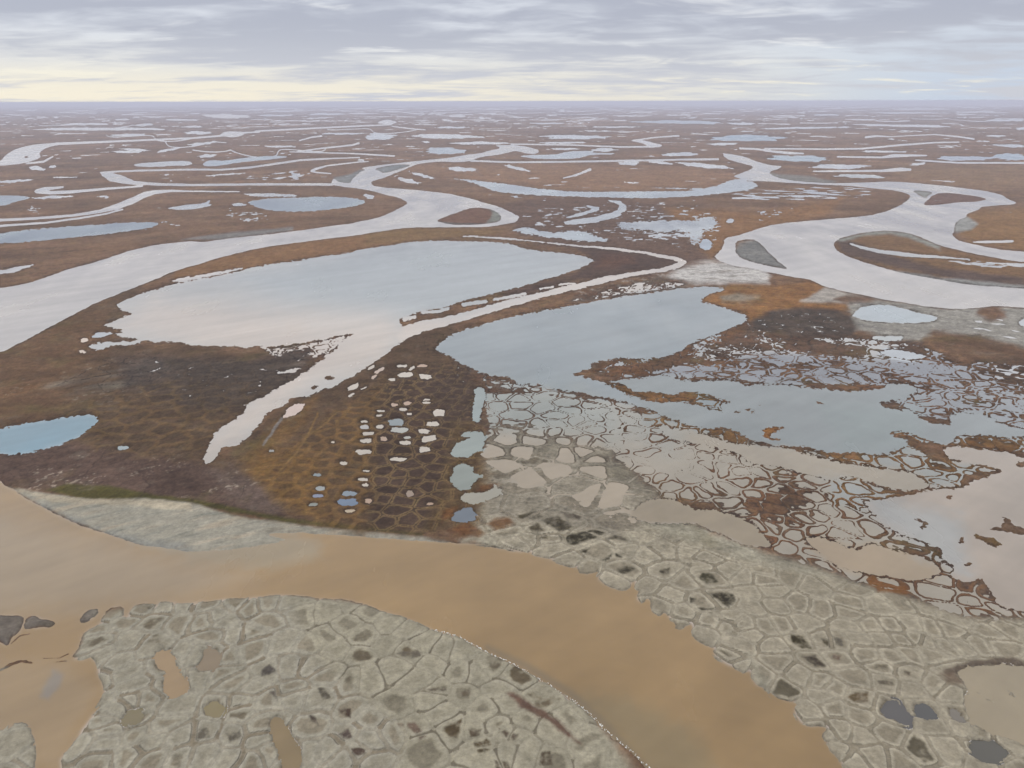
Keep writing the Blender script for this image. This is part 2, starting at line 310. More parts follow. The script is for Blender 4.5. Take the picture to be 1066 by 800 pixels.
lake([T(0, 320, "-80 390 0 377 60 362 140 350 220 340 255 332 290 335 305 348 290 365 270 380 240 402 180 425 100 448 50 455 0 452 -80 440", KA)], (104, 136, 152), "bright blue lake cut by the left edge, below the brown tundra slope", 0.5, 0.6)
lake([T(0, 160, "-200 465 0 445 100 430 250 415 400 403 560 395 640 385 750 382 870 383 880 395 840 412 720 430 560 450 400 470 200 485 0 500 -200 515")], BLUE, "long tapering light-blue lake just above the left meander", 0.5, 0.6)
lake([T(200, 160, "310 265 420 250 560 245 700 240 850 242 940 255 970 272 930 288 850 300 750 315 650 322 560 322 450 318 380 305 330 290")], BLUE, "light-blue oval lake inside the bend of the left meander", 0.5, 0.6)
lake([T(0, 160, "-120 232 0 232 120 235 185 245 100 265 0 295 -120 320")], BLUE, "light-blue wedge-shaped lake at the left edge above the twin channels", 0.4, 0.3)
lake([T(0, 160, "920 305 960 295 1066 282") + T(200, 160, "60 278 105 255 90 275 115 288 60 300 0 310") + T(0, 160, "1000 314")], (170, 172, 176), "small pale lake with a hooked right end, left of the blue oval", 0.4, 0.3)
lake([T(200, 160, "60 55 100 35 180 42 300 22 450 12 550 18 450 32 300 45 200 60 130 72 70 70")], (140, 156, 168), "long light-blue lake with a ragged left end above the thin channels", 0.4, 0.4)
lake([T(0, 160, "735 60 850 48 1000 40 1066 45 1066 65 950 70 850 75 750 72")], (176, 178, 180), "patchy pale lake left of the long ragged blue one", 0.6, 0.6)
lake([T(400, 160, "370 138 460 143 550 155 700 172 850 195 1000 208 1066 212") + T(600, 160, "200 213 450 210 640 208 650 200 500 195 350 188 500 190 650 193 720 192 790 175 880 140 960 150 1015 175 990 195 900 210 780 225 650 238 450 248 200 245 0 240") + T(400, 160, "850 232 700 222 600 208 540 180 480 158")], (160, 168, 174), "curved pale-blue oxbow lake joining the right meander", 0.5, 0.6)
lake([T(532, 95, "25 268 90 262 180 262 240 248 330 245 340 255 440 255 400 262 330 262 270 278 180 280 100 278", KF)], (158, 168, 176), "ragged pale-blue lake beside the upper left meander", 0.5, 0.5)
lake([T(780, 260, "570 360 620 320 700 305 780 308 870 330 950 355 1040 370 1040 395 960 405 850 408 700 400 600 385")], (164, 172, 176), "pale-blue almond-shaped lake on grey silt below the right meander", 0.4, 0.3)
lake([T(780, 260, "720 575 780 552 860 560 985 590 970 600 900 610 800 600")], (172, 176, 180), "small white-blue pond among fine polygons below the almond-shaped lake", 0.5, 0.4, (), 'pond', 'pond')
lake([E(780, 260, 770, 493, 88, 14, 0)], (176, 178, 176), "flat white pond between the almond-shaped lake and the fine polygons", 0.5, 0.4, (), 'pond', 'pond')
lake([T(866, 300, "1030 190 1066 165 1200 150 1200 230 1066 218")], (176, 178, 180), "white pond cut by the right edge on grey silt", 0.4, 0.3, (), 'pond', 'pond')
lake([T(400, 160, "700 425 800 405 870 435 950 440 1066 425") + T(600, 160, "60 440 120 460 190 485 140 490 60 488 0 485") + T(400, 160, "950 468 850 458 770 440")], (158, 166, 172), "ragged flooded patch above the right tip of the largest lake", 0.9, 0.9)
lake([T(600, 160, "215 395 300 380 420 375 560 368 640 380 700 352 750 350 790 385 760 410 700 430 680 500 650 510 640 470 600 430 500 435 420 430 300 420 240 410")], (166, 170, 174), "large broken flooded patch full of small hummocks left of the right meander", 1.5, 1.6)
lake([T(200, 160, "270 222 400 220 600 230 560 240 380 240 300 230")], (186, 184, 182), "white strip of water along the upper edge of the blue oval lake", 0.7, 0.6)
lake([T(200, 160, "215 283 260 272 310 285 280 292 230 290")], (182, 184, 184), "small white pond touching the left end of the blue oval lake", 0.4, 0.4, (), 'pond', 'pond')
lake([E(200, 160, 982, 240, 30, 11, 8)], (186, 184, 184), "tiny white pond right of the blue oval lake", 0.4, 0.4, (), 'pond', 'pond')
lake([T(0, 160, "-60 655 0 650 80 632 180 615 188 620 110 650 60 662 0 672 -60 680")], (186, 182, 180), "narrow white lake cut by the left edge above the meander's cut bank", 0.4, 0.4)
lake([T(400, 160, "68 135 90 130 150 152 195 165 150 168 90 152")], SILT, "narrow white slough on the left meander's inner bank", 0.4, 0.4)
lake([T(0, 160, "940 707 1000 692 1066 684") + T(200, 160, "100 665 280 632 270 645 150 672 0 700 -60 715")], (200, 190, 182), "thin white strip of water between the meander and the largest lake", 0.35, 0.4)

# --- far lakes on the plain: (tile, x, y, half width, half height, tilt), colour, label
W1, W2, BL = (206, 205, 205), (188, 192, 198), (126, 148, 166)  # whites lifted: silvery sky sheen painted into far lakes
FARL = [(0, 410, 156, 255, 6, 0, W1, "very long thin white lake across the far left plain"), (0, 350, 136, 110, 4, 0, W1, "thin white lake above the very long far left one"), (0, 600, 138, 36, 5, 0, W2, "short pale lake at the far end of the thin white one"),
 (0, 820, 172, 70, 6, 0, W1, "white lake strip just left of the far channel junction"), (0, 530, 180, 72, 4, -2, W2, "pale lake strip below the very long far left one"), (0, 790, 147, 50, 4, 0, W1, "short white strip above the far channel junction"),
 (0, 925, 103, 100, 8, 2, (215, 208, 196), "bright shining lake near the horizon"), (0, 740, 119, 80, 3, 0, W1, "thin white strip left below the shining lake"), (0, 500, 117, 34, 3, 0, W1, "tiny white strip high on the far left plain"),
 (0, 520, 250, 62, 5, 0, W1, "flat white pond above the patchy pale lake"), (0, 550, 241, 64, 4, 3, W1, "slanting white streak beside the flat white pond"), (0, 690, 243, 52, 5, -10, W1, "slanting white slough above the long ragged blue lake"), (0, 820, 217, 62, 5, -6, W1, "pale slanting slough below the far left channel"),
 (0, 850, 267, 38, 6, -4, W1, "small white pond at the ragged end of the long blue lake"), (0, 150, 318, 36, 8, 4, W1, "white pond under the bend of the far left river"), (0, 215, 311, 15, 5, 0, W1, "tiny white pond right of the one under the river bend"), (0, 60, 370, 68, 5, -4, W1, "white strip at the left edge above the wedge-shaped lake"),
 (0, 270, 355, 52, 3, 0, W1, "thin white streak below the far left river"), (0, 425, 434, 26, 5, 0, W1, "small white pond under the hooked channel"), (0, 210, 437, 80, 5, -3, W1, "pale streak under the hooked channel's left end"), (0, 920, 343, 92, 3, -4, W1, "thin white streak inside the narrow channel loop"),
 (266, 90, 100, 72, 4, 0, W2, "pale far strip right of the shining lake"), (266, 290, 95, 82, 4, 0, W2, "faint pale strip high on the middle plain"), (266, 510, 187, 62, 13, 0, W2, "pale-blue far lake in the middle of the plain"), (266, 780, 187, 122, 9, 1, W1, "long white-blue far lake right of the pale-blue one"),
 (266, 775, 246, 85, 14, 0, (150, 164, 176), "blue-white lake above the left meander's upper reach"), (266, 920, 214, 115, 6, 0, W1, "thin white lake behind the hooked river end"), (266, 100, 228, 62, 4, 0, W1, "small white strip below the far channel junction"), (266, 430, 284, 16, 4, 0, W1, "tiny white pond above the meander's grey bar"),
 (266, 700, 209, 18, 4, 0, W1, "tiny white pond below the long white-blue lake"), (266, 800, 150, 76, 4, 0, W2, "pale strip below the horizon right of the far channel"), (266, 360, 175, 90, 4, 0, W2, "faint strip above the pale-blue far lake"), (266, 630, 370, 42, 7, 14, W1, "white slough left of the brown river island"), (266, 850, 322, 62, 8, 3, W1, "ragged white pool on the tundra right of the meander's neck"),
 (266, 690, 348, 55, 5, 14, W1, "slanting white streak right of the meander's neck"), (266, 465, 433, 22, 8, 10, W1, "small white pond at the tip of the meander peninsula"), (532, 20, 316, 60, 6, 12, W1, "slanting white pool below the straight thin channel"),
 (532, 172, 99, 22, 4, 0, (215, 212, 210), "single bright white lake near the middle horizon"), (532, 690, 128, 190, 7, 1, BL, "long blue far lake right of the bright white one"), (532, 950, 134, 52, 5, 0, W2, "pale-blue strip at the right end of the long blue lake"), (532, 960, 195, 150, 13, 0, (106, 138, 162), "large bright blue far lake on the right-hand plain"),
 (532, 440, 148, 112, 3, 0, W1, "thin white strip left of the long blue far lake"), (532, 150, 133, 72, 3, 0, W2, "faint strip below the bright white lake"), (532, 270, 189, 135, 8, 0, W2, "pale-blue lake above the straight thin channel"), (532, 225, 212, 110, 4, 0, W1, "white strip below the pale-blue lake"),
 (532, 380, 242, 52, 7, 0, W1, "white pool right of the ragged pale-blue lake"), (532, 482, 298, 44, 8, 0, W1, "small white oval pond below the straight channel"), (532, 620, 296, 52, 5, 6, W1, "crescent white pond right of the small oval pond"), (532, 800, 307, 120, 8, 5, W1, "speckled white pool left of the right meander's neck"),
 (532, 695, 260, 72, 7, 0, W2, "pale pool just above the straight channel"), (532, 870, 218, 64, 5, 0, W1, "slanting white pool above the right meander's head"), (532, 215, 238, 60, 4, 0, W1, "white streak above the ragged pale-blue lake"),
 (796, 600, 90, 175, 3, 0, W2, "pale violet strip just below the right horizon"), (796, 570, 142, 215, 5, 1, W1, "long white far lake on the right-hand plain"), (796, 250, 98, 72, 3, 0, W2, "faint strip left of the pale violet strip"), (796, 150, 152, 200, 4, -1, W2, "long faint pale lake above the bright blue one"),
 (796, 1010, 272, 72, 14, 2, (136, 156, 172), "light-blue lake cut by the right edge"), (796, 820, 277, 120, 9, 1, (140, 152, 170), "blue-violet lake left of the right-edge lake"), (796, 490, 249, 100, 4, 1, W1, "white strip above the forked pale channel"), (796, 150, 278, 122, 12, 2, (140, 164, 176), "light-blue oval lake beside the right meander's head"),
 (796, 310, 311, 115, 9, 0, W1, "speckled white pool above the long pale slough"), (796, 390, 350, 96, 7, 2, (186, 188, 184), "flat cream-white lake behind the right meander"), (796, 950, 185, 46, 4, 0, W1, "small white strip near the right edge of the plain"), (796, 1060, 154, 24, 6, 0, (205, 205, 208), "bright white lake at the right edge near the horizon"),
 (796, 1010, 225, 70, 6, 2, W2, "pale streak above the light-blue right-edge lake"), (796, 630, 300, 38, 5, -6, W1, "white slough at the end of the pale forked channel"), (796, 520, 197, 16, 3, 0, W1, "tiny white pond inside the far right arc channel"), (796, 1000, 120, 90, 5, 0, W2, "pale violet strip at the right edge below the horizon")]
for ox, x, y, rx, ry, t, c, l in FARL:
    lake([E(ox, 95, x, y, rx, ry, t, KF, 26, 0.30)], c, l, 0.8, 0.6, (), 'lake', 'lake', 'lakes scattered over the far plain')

# --- little ponds in the rows of the ochre polygon field
MW, PK, GB = (192, 180, 166), (176, 146, 122), (128, 136, 138)
PONDS = [(95, 122, 35, 12, -28, MW), (210, 65, 20, 7, -28, PK), (240, 30, 28, 8, -28, PK), (195, 15, 20, 7, -30, MW), (310, 82, 22, 7, 0, MW), (385, 55, 42, 14, -6, MW), (497, 67, 36, 14, 0, MW), (420, 20, 18, 8, -30, MW), (365, 8, 28, 8, 0, MW), (480, 5, 30, 7, 0, PK), (85, 168, 24, 5, -28, MW), (155, 128, 20, 5, -28, MW),
 (500, 195, 18, 5, 0, MW), (503, 210, 23, 7, 0, MW), (568, 268, 31, 20, 0, MW), (370, 247, 22, 7, 0, MW), (250, 257, 23, 7, 0, MW), (242, 282, 17, 6, 0, MW), (405, 273, 15, 7, 0, MW), (155, 317, 20, 8, 0, MW), (157, 348, 25, 11, 0, (178, 172, 168)), (240, 343, 23, 9, 0, MW), (535, 327, 36, 12, 0, MW), (487, 367, 33, 12, 0, MW), (180, 382, 31, 10, -4, MW), (165, 422, 31, 11, 0, MW),
 (515, 408, 42, 18, -6, MW), (383, 432, 34, 11, 0, MW), (260, 412, 18, 12, 0, PK), (153, 483, 41, 13, 0, MW), (490, 470, 30, 16, 0, MW), (348, 525, 43, 11, 0, MW), (40, 546, 23, 8, 0, MW), (168, 590, 20, 5, 0, MW), (148, 637, 28, 8, 0, MW), (160, 668, 17, 8, 0, MW), (178, 755, 18, 14, 0, PK), (520, 772, 20, 6, 0, PK), (395, 403, 20, 8, 0, (170, 166, 156)), (325, 222, 18, 9, 0, PK), (395, 212, 20, 10, 0, PK), (410, 715, 20, 18, 0, (150, 128, 110))]
for x, y, rx, ry, t, c in PONDS:
    l = "small pinkish pond in a dark polygon of the ochre polygon field" if c is PK else "small milky-white pond in a dark polygon of the ochre polygon field"
    lake([E(350, 380, x, y, rx, ry, t, 5.33, 14, 0.17, .72)], c, l, 0.35, 0.25, (), 'pond', 'pond', 'small ponds in the ochre polygon field')
for x, y, rx, ry, c, l in ((335, 320, 45, 20, GB, "grey-blue squarish pond in the middle of the polygon field"), (348, 362, 50, 13, (170, 168, 160), "flat pale-grey pond directly below the squarish grey-blue pond"), (75, 715, 42, 14, (122, 132, 142), "flat slate-blue pond near the lower edge of the ochre field, above the darker blue one"), (65, 762, 54, 20, (100, 116, 138), "dark blue square pond near the lower edge of the ochre field")):
    lake([E(350, 380, x, y, rx, ry, 0, 5.33, 16, 0.14, .7)], c, l, 0.35, 0.25, (), 'pond', 'pond', 'small ponds in the ochre polygon field')
for x, y, rx, ry, c, l in ((695, 398, 22, 9, GB, "topmost small grey pond on the ochre left part of the polygon field"), (712, 472, 23, 12, (150, 152, 150), "pale grey pond right above the violet-blue one on the ochre slope"), (697, 515, 31, 10, (120, 126, 146), "small violet-blue pond on the ochre slope"), (673, 562, 26, 9, (124, 126, 118), "small dark-rimmed grey pond, lowest on the ochre slope"),
                           (875, 598, 29, 9, (180, 160, 134), "small tan pond below the dark blue square pond"), (840, 333, 20, 8, (190, 180, 168), "small pale pond at the left border of the pond rows"), (782, 216, 13, 6, (206, 190, 172), "tiny cream pond above the ochre ridges"), (440, 262, 15, 8, (150, 146, 140), "tiny pale-grey pond at the end of the trickle from the lake's tail")):
    lake([E(200, 420, x, y, rx, ry, 0, 5.33, 14, 0.14, .75)], c, l, 0.35, 0.25, (), 'pond', 'pond', 'small ponds in the ochre polygon field')

# ------------------------------------------------------------------ distance to the nearest water, who owns it
BS = np.full(N, 50.0, F32); BID = np.full(N, -1, np.int32)
for bi, b in enumerate(BODIES):
    for sh in b['shapes']:
        idx = window(sh, 9)
        if not len(idx): continue
        u = U[idx] + J1[idx] * b['jag'] * 2.2 + J3[idx] * b['fine'] * (4.2 if b['kind'] == 'thing' else 2)
        v = V[idx] + (J2[idx] * b['jag'] * 2.2 + J4[idx] * b['fine'] * (4.2 if b['kind'] == 'thing' else 2)) * np.clip(FORE[idx] * 2.2, 0.15, 0.8)
        d = sd_of(sh, idx, u, v)
        for isl in b['islands']:
            if len(isl[0]) == 3: d = np.maximum(d, -sd_stroke(u, v, isl))
            else: d = np.maximum(d, -sd_poly(u, v, isl))
        k = d < BS[idx]
        BS[idx[k]] = d[k]; BID[idx[k]] = bi
SET_LABELS = ['broad muddy brown river sweeping across the foreground', 'silvery meandering river with a grey bar, left of the largest lake', 'wide silvery river looping round the large brown island',
 'narrow white channel hooking back from the right loop into the largest lake', 'twin pale channels running to the left edge below the hooked one', 'hooked white channel ending in a blunt bend above the wedge-shaped lake', 'small recurved channel above the thin straight reach',
 'long far river entering at the left edge with a sharp hook', 'faint channel leaving the far junction', 'thin slanting slough in the far left plain', 'thin arched slough under the slanting one', 'tiny bent slough on the far left plain',
 'long pale channel right of the right meander head', 'pale forked channel behind the bright blue lake', 'straight thin channel running to the right edge', 'pale blunt-ended slough behind the right meander', 'zigzag far channel with a broad elbow on the middle plain',
 'curled blue-white oxbow beside the broken flooded ground', 'string of white water along the large brown island', 'short white slough near the right edge above the meander', 'far arched channel on the right-hand plain', 'short curved channel left of the bright blue far lake', 'white kinked slough on the ochre point']
n_ = 0
for b in BODIES:
    if b['kind'] == 'structure':
        if n_ < len(SET_LABELS): b['label'] = SET_LABELS[n_]
        else: b['label'], b['group'] = 'thin winding channel on the far plain', 'thin winding channels on the far plain'
        n_ += 1
print("water done", n_)

# ------------------------------------------------------------------ regions of the land: colour and relief
def reg(P, f=4.0, n=0.0, jn=None, soft=None):
    """indices and soft weight of a traced region"""
    m = f + n + 3
    idx = window(P, m)
    d = sd_poly(U[idx], V[idx], P)
    if n: d = d + n * (J1[idx] if jn is None else jn[idx])
    w = 1 - sstep(-f, f, d)
    k = w > 0
    return idx[k], w[k].astype(F32)
def lerp(a, b, w): return a + (b - a) * w
C = np.zeros((N, 3), F32)
def lc(*c): return srgb(*c, LAND_K)
n1, n2, n3 = lp(90, 5, 101, 0.55), lp(28, 5, 131, 0.6), lp(60, 4, 161, 0.6, stretch=2.5)
n4 = lp(9, 3, 171, 0.7)
A = np.clip(0.5 + 0.38 * n1, 0, 1)[:, None]; B = np.clip(0.5 + 0.4 * n2, 0, 1)[:, None]
C[:] = lerp(lerp(lc(122, 94, 72), lc(146, 108, 76), A), lerp(lc(104, 80, 66), lc(128, 92, 72), A), B * 0.8)
C *= np.interp(V, [107, 150, 230, 330], [1.3, 1.2, 1.06, .95]).astype(F32)[:, None]      # haze lift painted into the ground colour far out
C *= np.clip(1 + .30 * lp(45, 4, 181, .6, stretch=3), .5, 1.6)[:, None]
def paint(P, c, f=5, n=2.0, a=1.0, jn=None):
    idx, w = reg(P, f, n, jn)
    C[idx] = lerp(C[idx], lc(*c), (w * a)[:, None])
def paint_noise(P, c, noise, lo, hi, f=5, n=2.0, a=1.0):
    idx, w = reg(P, f, n)
    w = w * sstep(lo, hi, noise[idx]) * a
    C[idx] = lerp(C[idx], lc(*c), w[:, None])
# far brown to ochre on the river points
paint(T(200, 160, "-100 600 300 530 700 470 1066 430 1300 410 1250 470 1066 520 700 580 300 640 -100 700"), (146, 104, 66), 5, 2, .9)
paint(T(400, 160, "-100 430 100 415 400 415 700 430 500 470 200 480 -100 510"), (140, 106, 66), 4, 2, .9)
paint([(410, 168), (520, 172), (640, 172), (760, 178), (770, 195), (640, 200), (500, 190), (420, 178)], (158, 116, 84), 5, 2, .8)
paint([(930, 172), (1100, 176), (1100, 200), (1000, 195), (930, 185)], (152, 116, 84), 5, 2, .8)
paint(T(866, 160, "760 320 1066 300 1500 300 1500 520 1066 540 800 500 700 460"), (150, 108, 62), 4, 2, .9)
paint(ISL_B, (136, 100, 66), 3, 1, .9); paint(T(866, 160, "10 480 60 470 300 560 600 640 1066 690 1066 745 700 705 300 625 60 555"), (98, 80, 72), 3, 1.5, .9)
paint(T(866, 160, "20 480 200 437 320 425 420 440 600 515 600 540 420 470 320 450 180 460 60 490"), (150, 148, 138), 2.0, 1, 1); paint(T(866, 160, "280 640 600 690 1066 735 1500 780 1500 800 1066 760 700 730 400 680"), (148, 146, 142), 1.5, .8, 1)
paint(ISL_A, (128, 92, 74), 2, 1, 1); paint(T(400, 160, "580 300 640 330 655 355 640 378 560 392 590 360 600 330"), (138, 138, 128), 1.5, .8, 1); paint(T(400, 160, "280 375 400 385 560 390 450 398 340 395"), (110, 104, 98), 1.2, .5, 1)
paint(ISL_C, (128, 98, 84), 1.5, .8, 1); paint(ISL_D, (150, 148, 142), 1.2, .5, 1); paint(BAR_B, (128, 126, 122), 2, .6, 1); paint_noise(BAR_B, (152, 148, 142), n2, -.2, .8, 1.5, .5, .8)
paint(BAR_A, (138, 140, 140), 1.5, .5, 1); paint(T(200, 160, "775 150 790 135 880 115 935 90 965 92 925 110 885 150 885 168 812 165"), (138, 138, 136), 1.5, .5, 1)
paint(T(866, 160, "680 435 680 400 700 365 750 350 780 370 810 395 770 425 700 440"), (160, 158, 152), 1.8, .8, 1)
paint(T(800, 160, "0 105 70 115 250 130 380 160 330 170 180 162 60 145 10 125"), (142, 136, 128), 1.5, .8, 1)
paint(T(200, 160, "-60 480 150 478 400 450 560 430 560 412 400 425 250 440 100 455"), (140, 136, 132), 1.6, .8, .9)
# speckled tundra between the meanders
paint([(520, 215), (560, 205), (640, 205), (745, 215), (760, 240), (745, 270), (690, 285), (600, 262), (540, 245)], (112, 88, 74), 6, 3, .8)
paint([(690, 215), (790, 222), (880, 205), (860, 225), (800, 240), (770, 255), (740, 270), (720, 250)], (152, 106, 62), 5, 3, .8)
paint(T(600, 160, "0 520 250 540 450 570 560 600 520 620 300 660 100 700 0 710 -200 770 -400 800 -420 780 0 660 100 600"), (94, 74, 64), 4, 1.5, 1)
paint(T(600, 160, "150 570 300 575 330 600 200 630 100 640"), (120, 80, 62), 6, 3, .6)
# pale silt delta and orange shore at the right meander
paint(T(600, 260, "630 90 760 60 900 80 1066 110 1066 195 850 190 700 195 560 180 480 175 520 130"), (206, 200, 194), 4, 3, .95)
paint_noise(T(600, 260, "630 90 760 60 900 80 1066 110 1066 195 850 190 700 195 560 180 480 175 520 130"), (150, 140, 130), lp(10, 4, 215, .7, stretch=4), .1, .7, 4, 3, .8)
paint(T(600, 260, "300 215 480 140 560 180 640 195 600 215 450 232 300 252"), (150, 140, 128), 3, 2, .9)
paint_noise(T(600, 260, "0 240 200 190 480 130 600 180 600 215 450 232 300 252 150 280 0 300"), (172, 160, 148), n4, .0, .6, 3, 1, .9)
ORG = T(600, 260, "690 290 740 245 830 215 850 195 1066 200") + T(780, 260, "100 205 250 195 360 180 420 210 380 250 340 290 480 300 560 320 520 345 400 330 200 340 100 370 0 400") + T(600, 260, "960 370 850 330 740 300")
paint(ORG, (150, 104, 60), 3, 2, 1); paint_noise(ORG, (128, 88, 54), n2, 0, .9, 3, 2, .8)
paint(T(600, 260, "800 265 900 250 1020 260 1020 285 900 295 810 290"), (150, 140, 122), 3, 2, .8)
paint(T(780, 260, "280 290 340 265 420 210 480 220 560 255 470 280 560 300 400 300"), (178, 170, 160), 2, 1, .9)
paint(T(780, 260, "60 390 130 345 300 330 480 345 560 370 600 440 560 470 300 470 150 440 40 420"), (88, 76, 68), 3, 2, 1)
FLAT = T(780, 260, "540 240 720 275 950 305 1066 325") + T(866, 300, "1066 112 1500 150 1500 380 1066 350 800 270 560 240 500 300 380 300 100 230 100 160")
paint(FLAT, (158, 152, 142), 4, 3, 1); paint_noise(FLAT, (128, 122, 116), n3, .1, .7, 4, 2, .9); paint_noise(FLAT, (188, 182, 172), n4, .3, .8, 4, 2, .7)
paint(T(780, 260, "470 280 560 255 660 260 710 285 640 300 520 300"), (116, 86, 66), 3, 2, .9)
paint(T(866, 300, "800 150 830 110 900 98 960 140 970 170 880 180"), (128, 96, 74), 3, 2, 1)
paint(T(866, 300, "560 300 640 270 800 275 950 310 1066 335 1500 390 1500 480 1066 455 900 450 780 410 700 370 600 340"), (112, 84, 64), 4, 3, 1)
# the tongue of land left of centre
TUND = [(-60, 372), (0, 367), (60, 335), (110, 312), (150, 296), (130, 325), (110, 350), (130, 360), (220, 362), (260, 375), (330, 360), (330, 395), (300, 400), (250, 440), (215, 480), (235, 475), (300, 420), (330, 400), (400, 372), (440, 345), (470, 350), (500, 400), (505, 440), (500, 545), (450, 556), (330, 545), (240, 532), (170, 520), (60, 512), (0, 502), (-60, 490)]
paint(TUND, (104, 80, 60), 4, 2, 1)
paint([(-60, 370), (0, 368), (110, 315), (110, 365), (60, 400), (90, 430), (0, 445), (-60, 450)], (116, 86, 62), 10, 4, .9)
paint_noise([(-60, 370), (0, 368), (110, 315), (110, 365), (60, 400), (60, 420), (0, 440), (-60, 450)], (134, 94, 58), n3, .0, .8, 8, 4, .8)
paint_noise([(20, 380), (120, 375), (200, 385), (160, 420), (60, 425)], (128, 120, 106), n3, .1, .8, 10, 4, .75)
paint([(120, 372), (260, 378), (330, 365), (300, 400), (240, 425), (180, 420), (130, 405)], (84, 72, 64), 10, 3, .85)
paint([(-60, 462), (30, 458), (120, 468), (210, 485), (260, 500), (320, 520), (330, 548), (240, 534), (170, 522), (60, 514), (-60, 492)], (98, 77, 66), 6, 3, .95)
WISP = (1 - np.abs(lp(13, 3, 191, .6, stretch=1.5)) * 3.2) * sstep(-.1, .5, lp(70, 3, 193, .6, stretch=1.5)) * sstep(-.5, .5, n4)
paint_noise([(-60, 462), (60, 462), (120, 466), (260, 485), (330, 540), (240, 534), (60, 514), (-60, 492)], (176, 158, 140), WISP, .25, .8, 6, 3, .75)
paint_noise([(200, 485), (240, 490), (270, 505), (300, 535), (280, 545), (240, 525)], (180, 164, 146), WISP, .1, .6, 6, 3, .7)
paint_noise([(-60, 375), (120, 368), (200, 385), (160, 425), (60, 430), (-60, 440)], (150, 138, 122), WISP, .35, .9, 10, 4, .6)
paint([(215, 490), (240, 485), (270, 500), (300, 530), (280, 540), (245, 525)], (118, 102, 92), 6, 5, .4)
paint([(48, 512), (70, 505), (120, 508), (160, 516), (200, 521), (300, 541), (440, 556), (440, 560), (300, 546), (200, 526), (150, 522), (90, 522)], (84, 76, 34), 2.2, 1.2, .95)
paint([(425, 350), (470, 340), (480, 360), (450, 380), (400, 395), (370, 412), (340, 428), (330, 420), (380, 390)], (96, 74, 56), 4, 2, .9)
paint([(300, 430), (330, 415), (315, 445), (285, 470), (262, 485), (250, 480)], (126, 92, 52), 6, 3, .8)
# sandbar under the bank
BARP = T(0, 480, "50 150 150 170 260 190 420 215 600 225 800 215 1066 240") + [(240, 538), (330, 551), (440, 560), (470, 566), (400, 563), (300, 556)] + T(180, 500, "640 370 520 420 350 450 200 440") + T(0, 480, "1066 540 780 470 500 375 300 285 130 200")
BARW = np.zeros(N, F32); _i, _w = reg(BARP, 3, 1); BARW[_i] = _w
paint(BARP, (168, 161, 144), 2, 1, 1)
paint_noise(BARP, (140, 138, 126), lp(12, 4, 201, .65, stretch=7), .0, .7, 2, 1, .9)
paint_noise(BARP, (186, 170, 146), lp(16, 3, 207, .6, stretch=7), .1, .7, 2, 1, .8)
paint(T(0, 480, "90 165 300 205 500 222 800 222 1066 242 1066 285 800 262 500 245 300 235"), (186, 172, 146), 2, 1.5, .8)
paint(T(0, 480, "200 230 500 365 780 440 1066 480 1066 540 780 480 500 385 200 245"), (142, 143, 139), 5, 4, .6)
# grey mud
MUDR = ([(500, 545), (504, 520), (522, 500), (535, 470), (560, 480), (600, 500), (660, 505), (720, 545), (790, 572), (860, 592), (930, 612), (1000, 640), (1110, 652), (1110, 830), (870, 830), (800, 745), (740, 700), (680, 650), (620, 600), (540, 580), (480, 565)])
paint(MUDR, (160, 152, 132), 6, 5, 1)
MUDL = [(-80, 690), (20, 700), (40, 830), (720, 840), (600, 720), (500, 660), (400, 634), (290, 618), (150, 628), (90, 650), (80, 690), (40, 700), (-80, 640), (-80, 620)]
paint(MUDL, (158, 151, 132), 4, 2, 1)
for isl in MUD_ISLETS: paint(isl, (118, 108, 98), 1.5, .5, 1)
paint(T(0, 600, "30 225 130 225 120 280 60 310 0 280"), (112, 101, 90), 3, 2.5, .45)

# ------------------------------------------------------------------ ice-wedge polygons
def voro(idx, size, ang, jit, asp=1.0, seed=0, warp=0.0, wl=24, drop=.14, K=13.0):
    x, y = X[idx], Y[idx]
    if warp:
        x = x + warp * fbm(X[idx] / wl, Y[idx] / wl, 3, seed + 71); y = y + warp * fbm(X[idx] / wl, Y[idx] / wl, 3, seed + 72)
    c, s = math.cos(math.radians(ang)), math.sin(math.radians(ang))
    px, py = (x * c + y * s) / size, (-x * s + y * c) / (size * asp)
    fx, fy = np.floor(px), np.floor(py)
    ix, iy = fx.astype(np.int64), fy.astype(np.int64)
    def site(dx, dy):
        a = _hash(ix + dx, iy + dy, seed) / 4294967295.0; b = _hash(ix + dx, iy + dy, seed + 1) / 4294967295.0
        gone = _hash(ix + dx, iy + dy, seed + 3) < 4294967295.0 * drop
        return np.where(gone, 99.0, fx + dx - px + 0.5 + (a - 0.5) * jit), (fy + dy - py + 0.5 + (b - 0.5) * jit) * asp
    best = np.full(px.shape, 1e9); bx = np.zeros(px.shape); by = np.zeros(px.shape); rid = np.zeros(px.shape)
    R_ = (-2, -1, 0, 1, 2) if drop else (-1, 0, 1)
    for dx in R_:
        for dy in R_:
            sx, sy = site(dx, dy); d = sx * sx + sy * sy
            k = d < best; best = np.where(k, d, best); bx = np.where(k, sx, bx); by = np.where(k, sy, by)
            rid = np.where(k, _hash(ix + dx, iy + dy, seed + 2) / 4294967295.0, rid)
    acc = np.zeros(px.shape)
    for dx in (-2, -1, 0, 1, 2):
        for dy in (-2, -1, 0, 1, 2):
            sx, sy = site(dx, dy)
            ex, ey = sx - bx, sy - by; L = np.sqrt(ex * ex + ey * ey)
            q = np.where(L > 1e-6, ((sx + bx) * ex + (sy + by) * ey) * .5 / np.maximum(L, 1e-6), 9)
            acc += np.exp(-K * np.clip(q, -.2, 9))
    e = -np.log(acc + 1e-12) / K
    return (np.maximum(e, 0) * size).astype(F32), (np.sqrt(best) * size).astype(F32), rid.astype(F32)
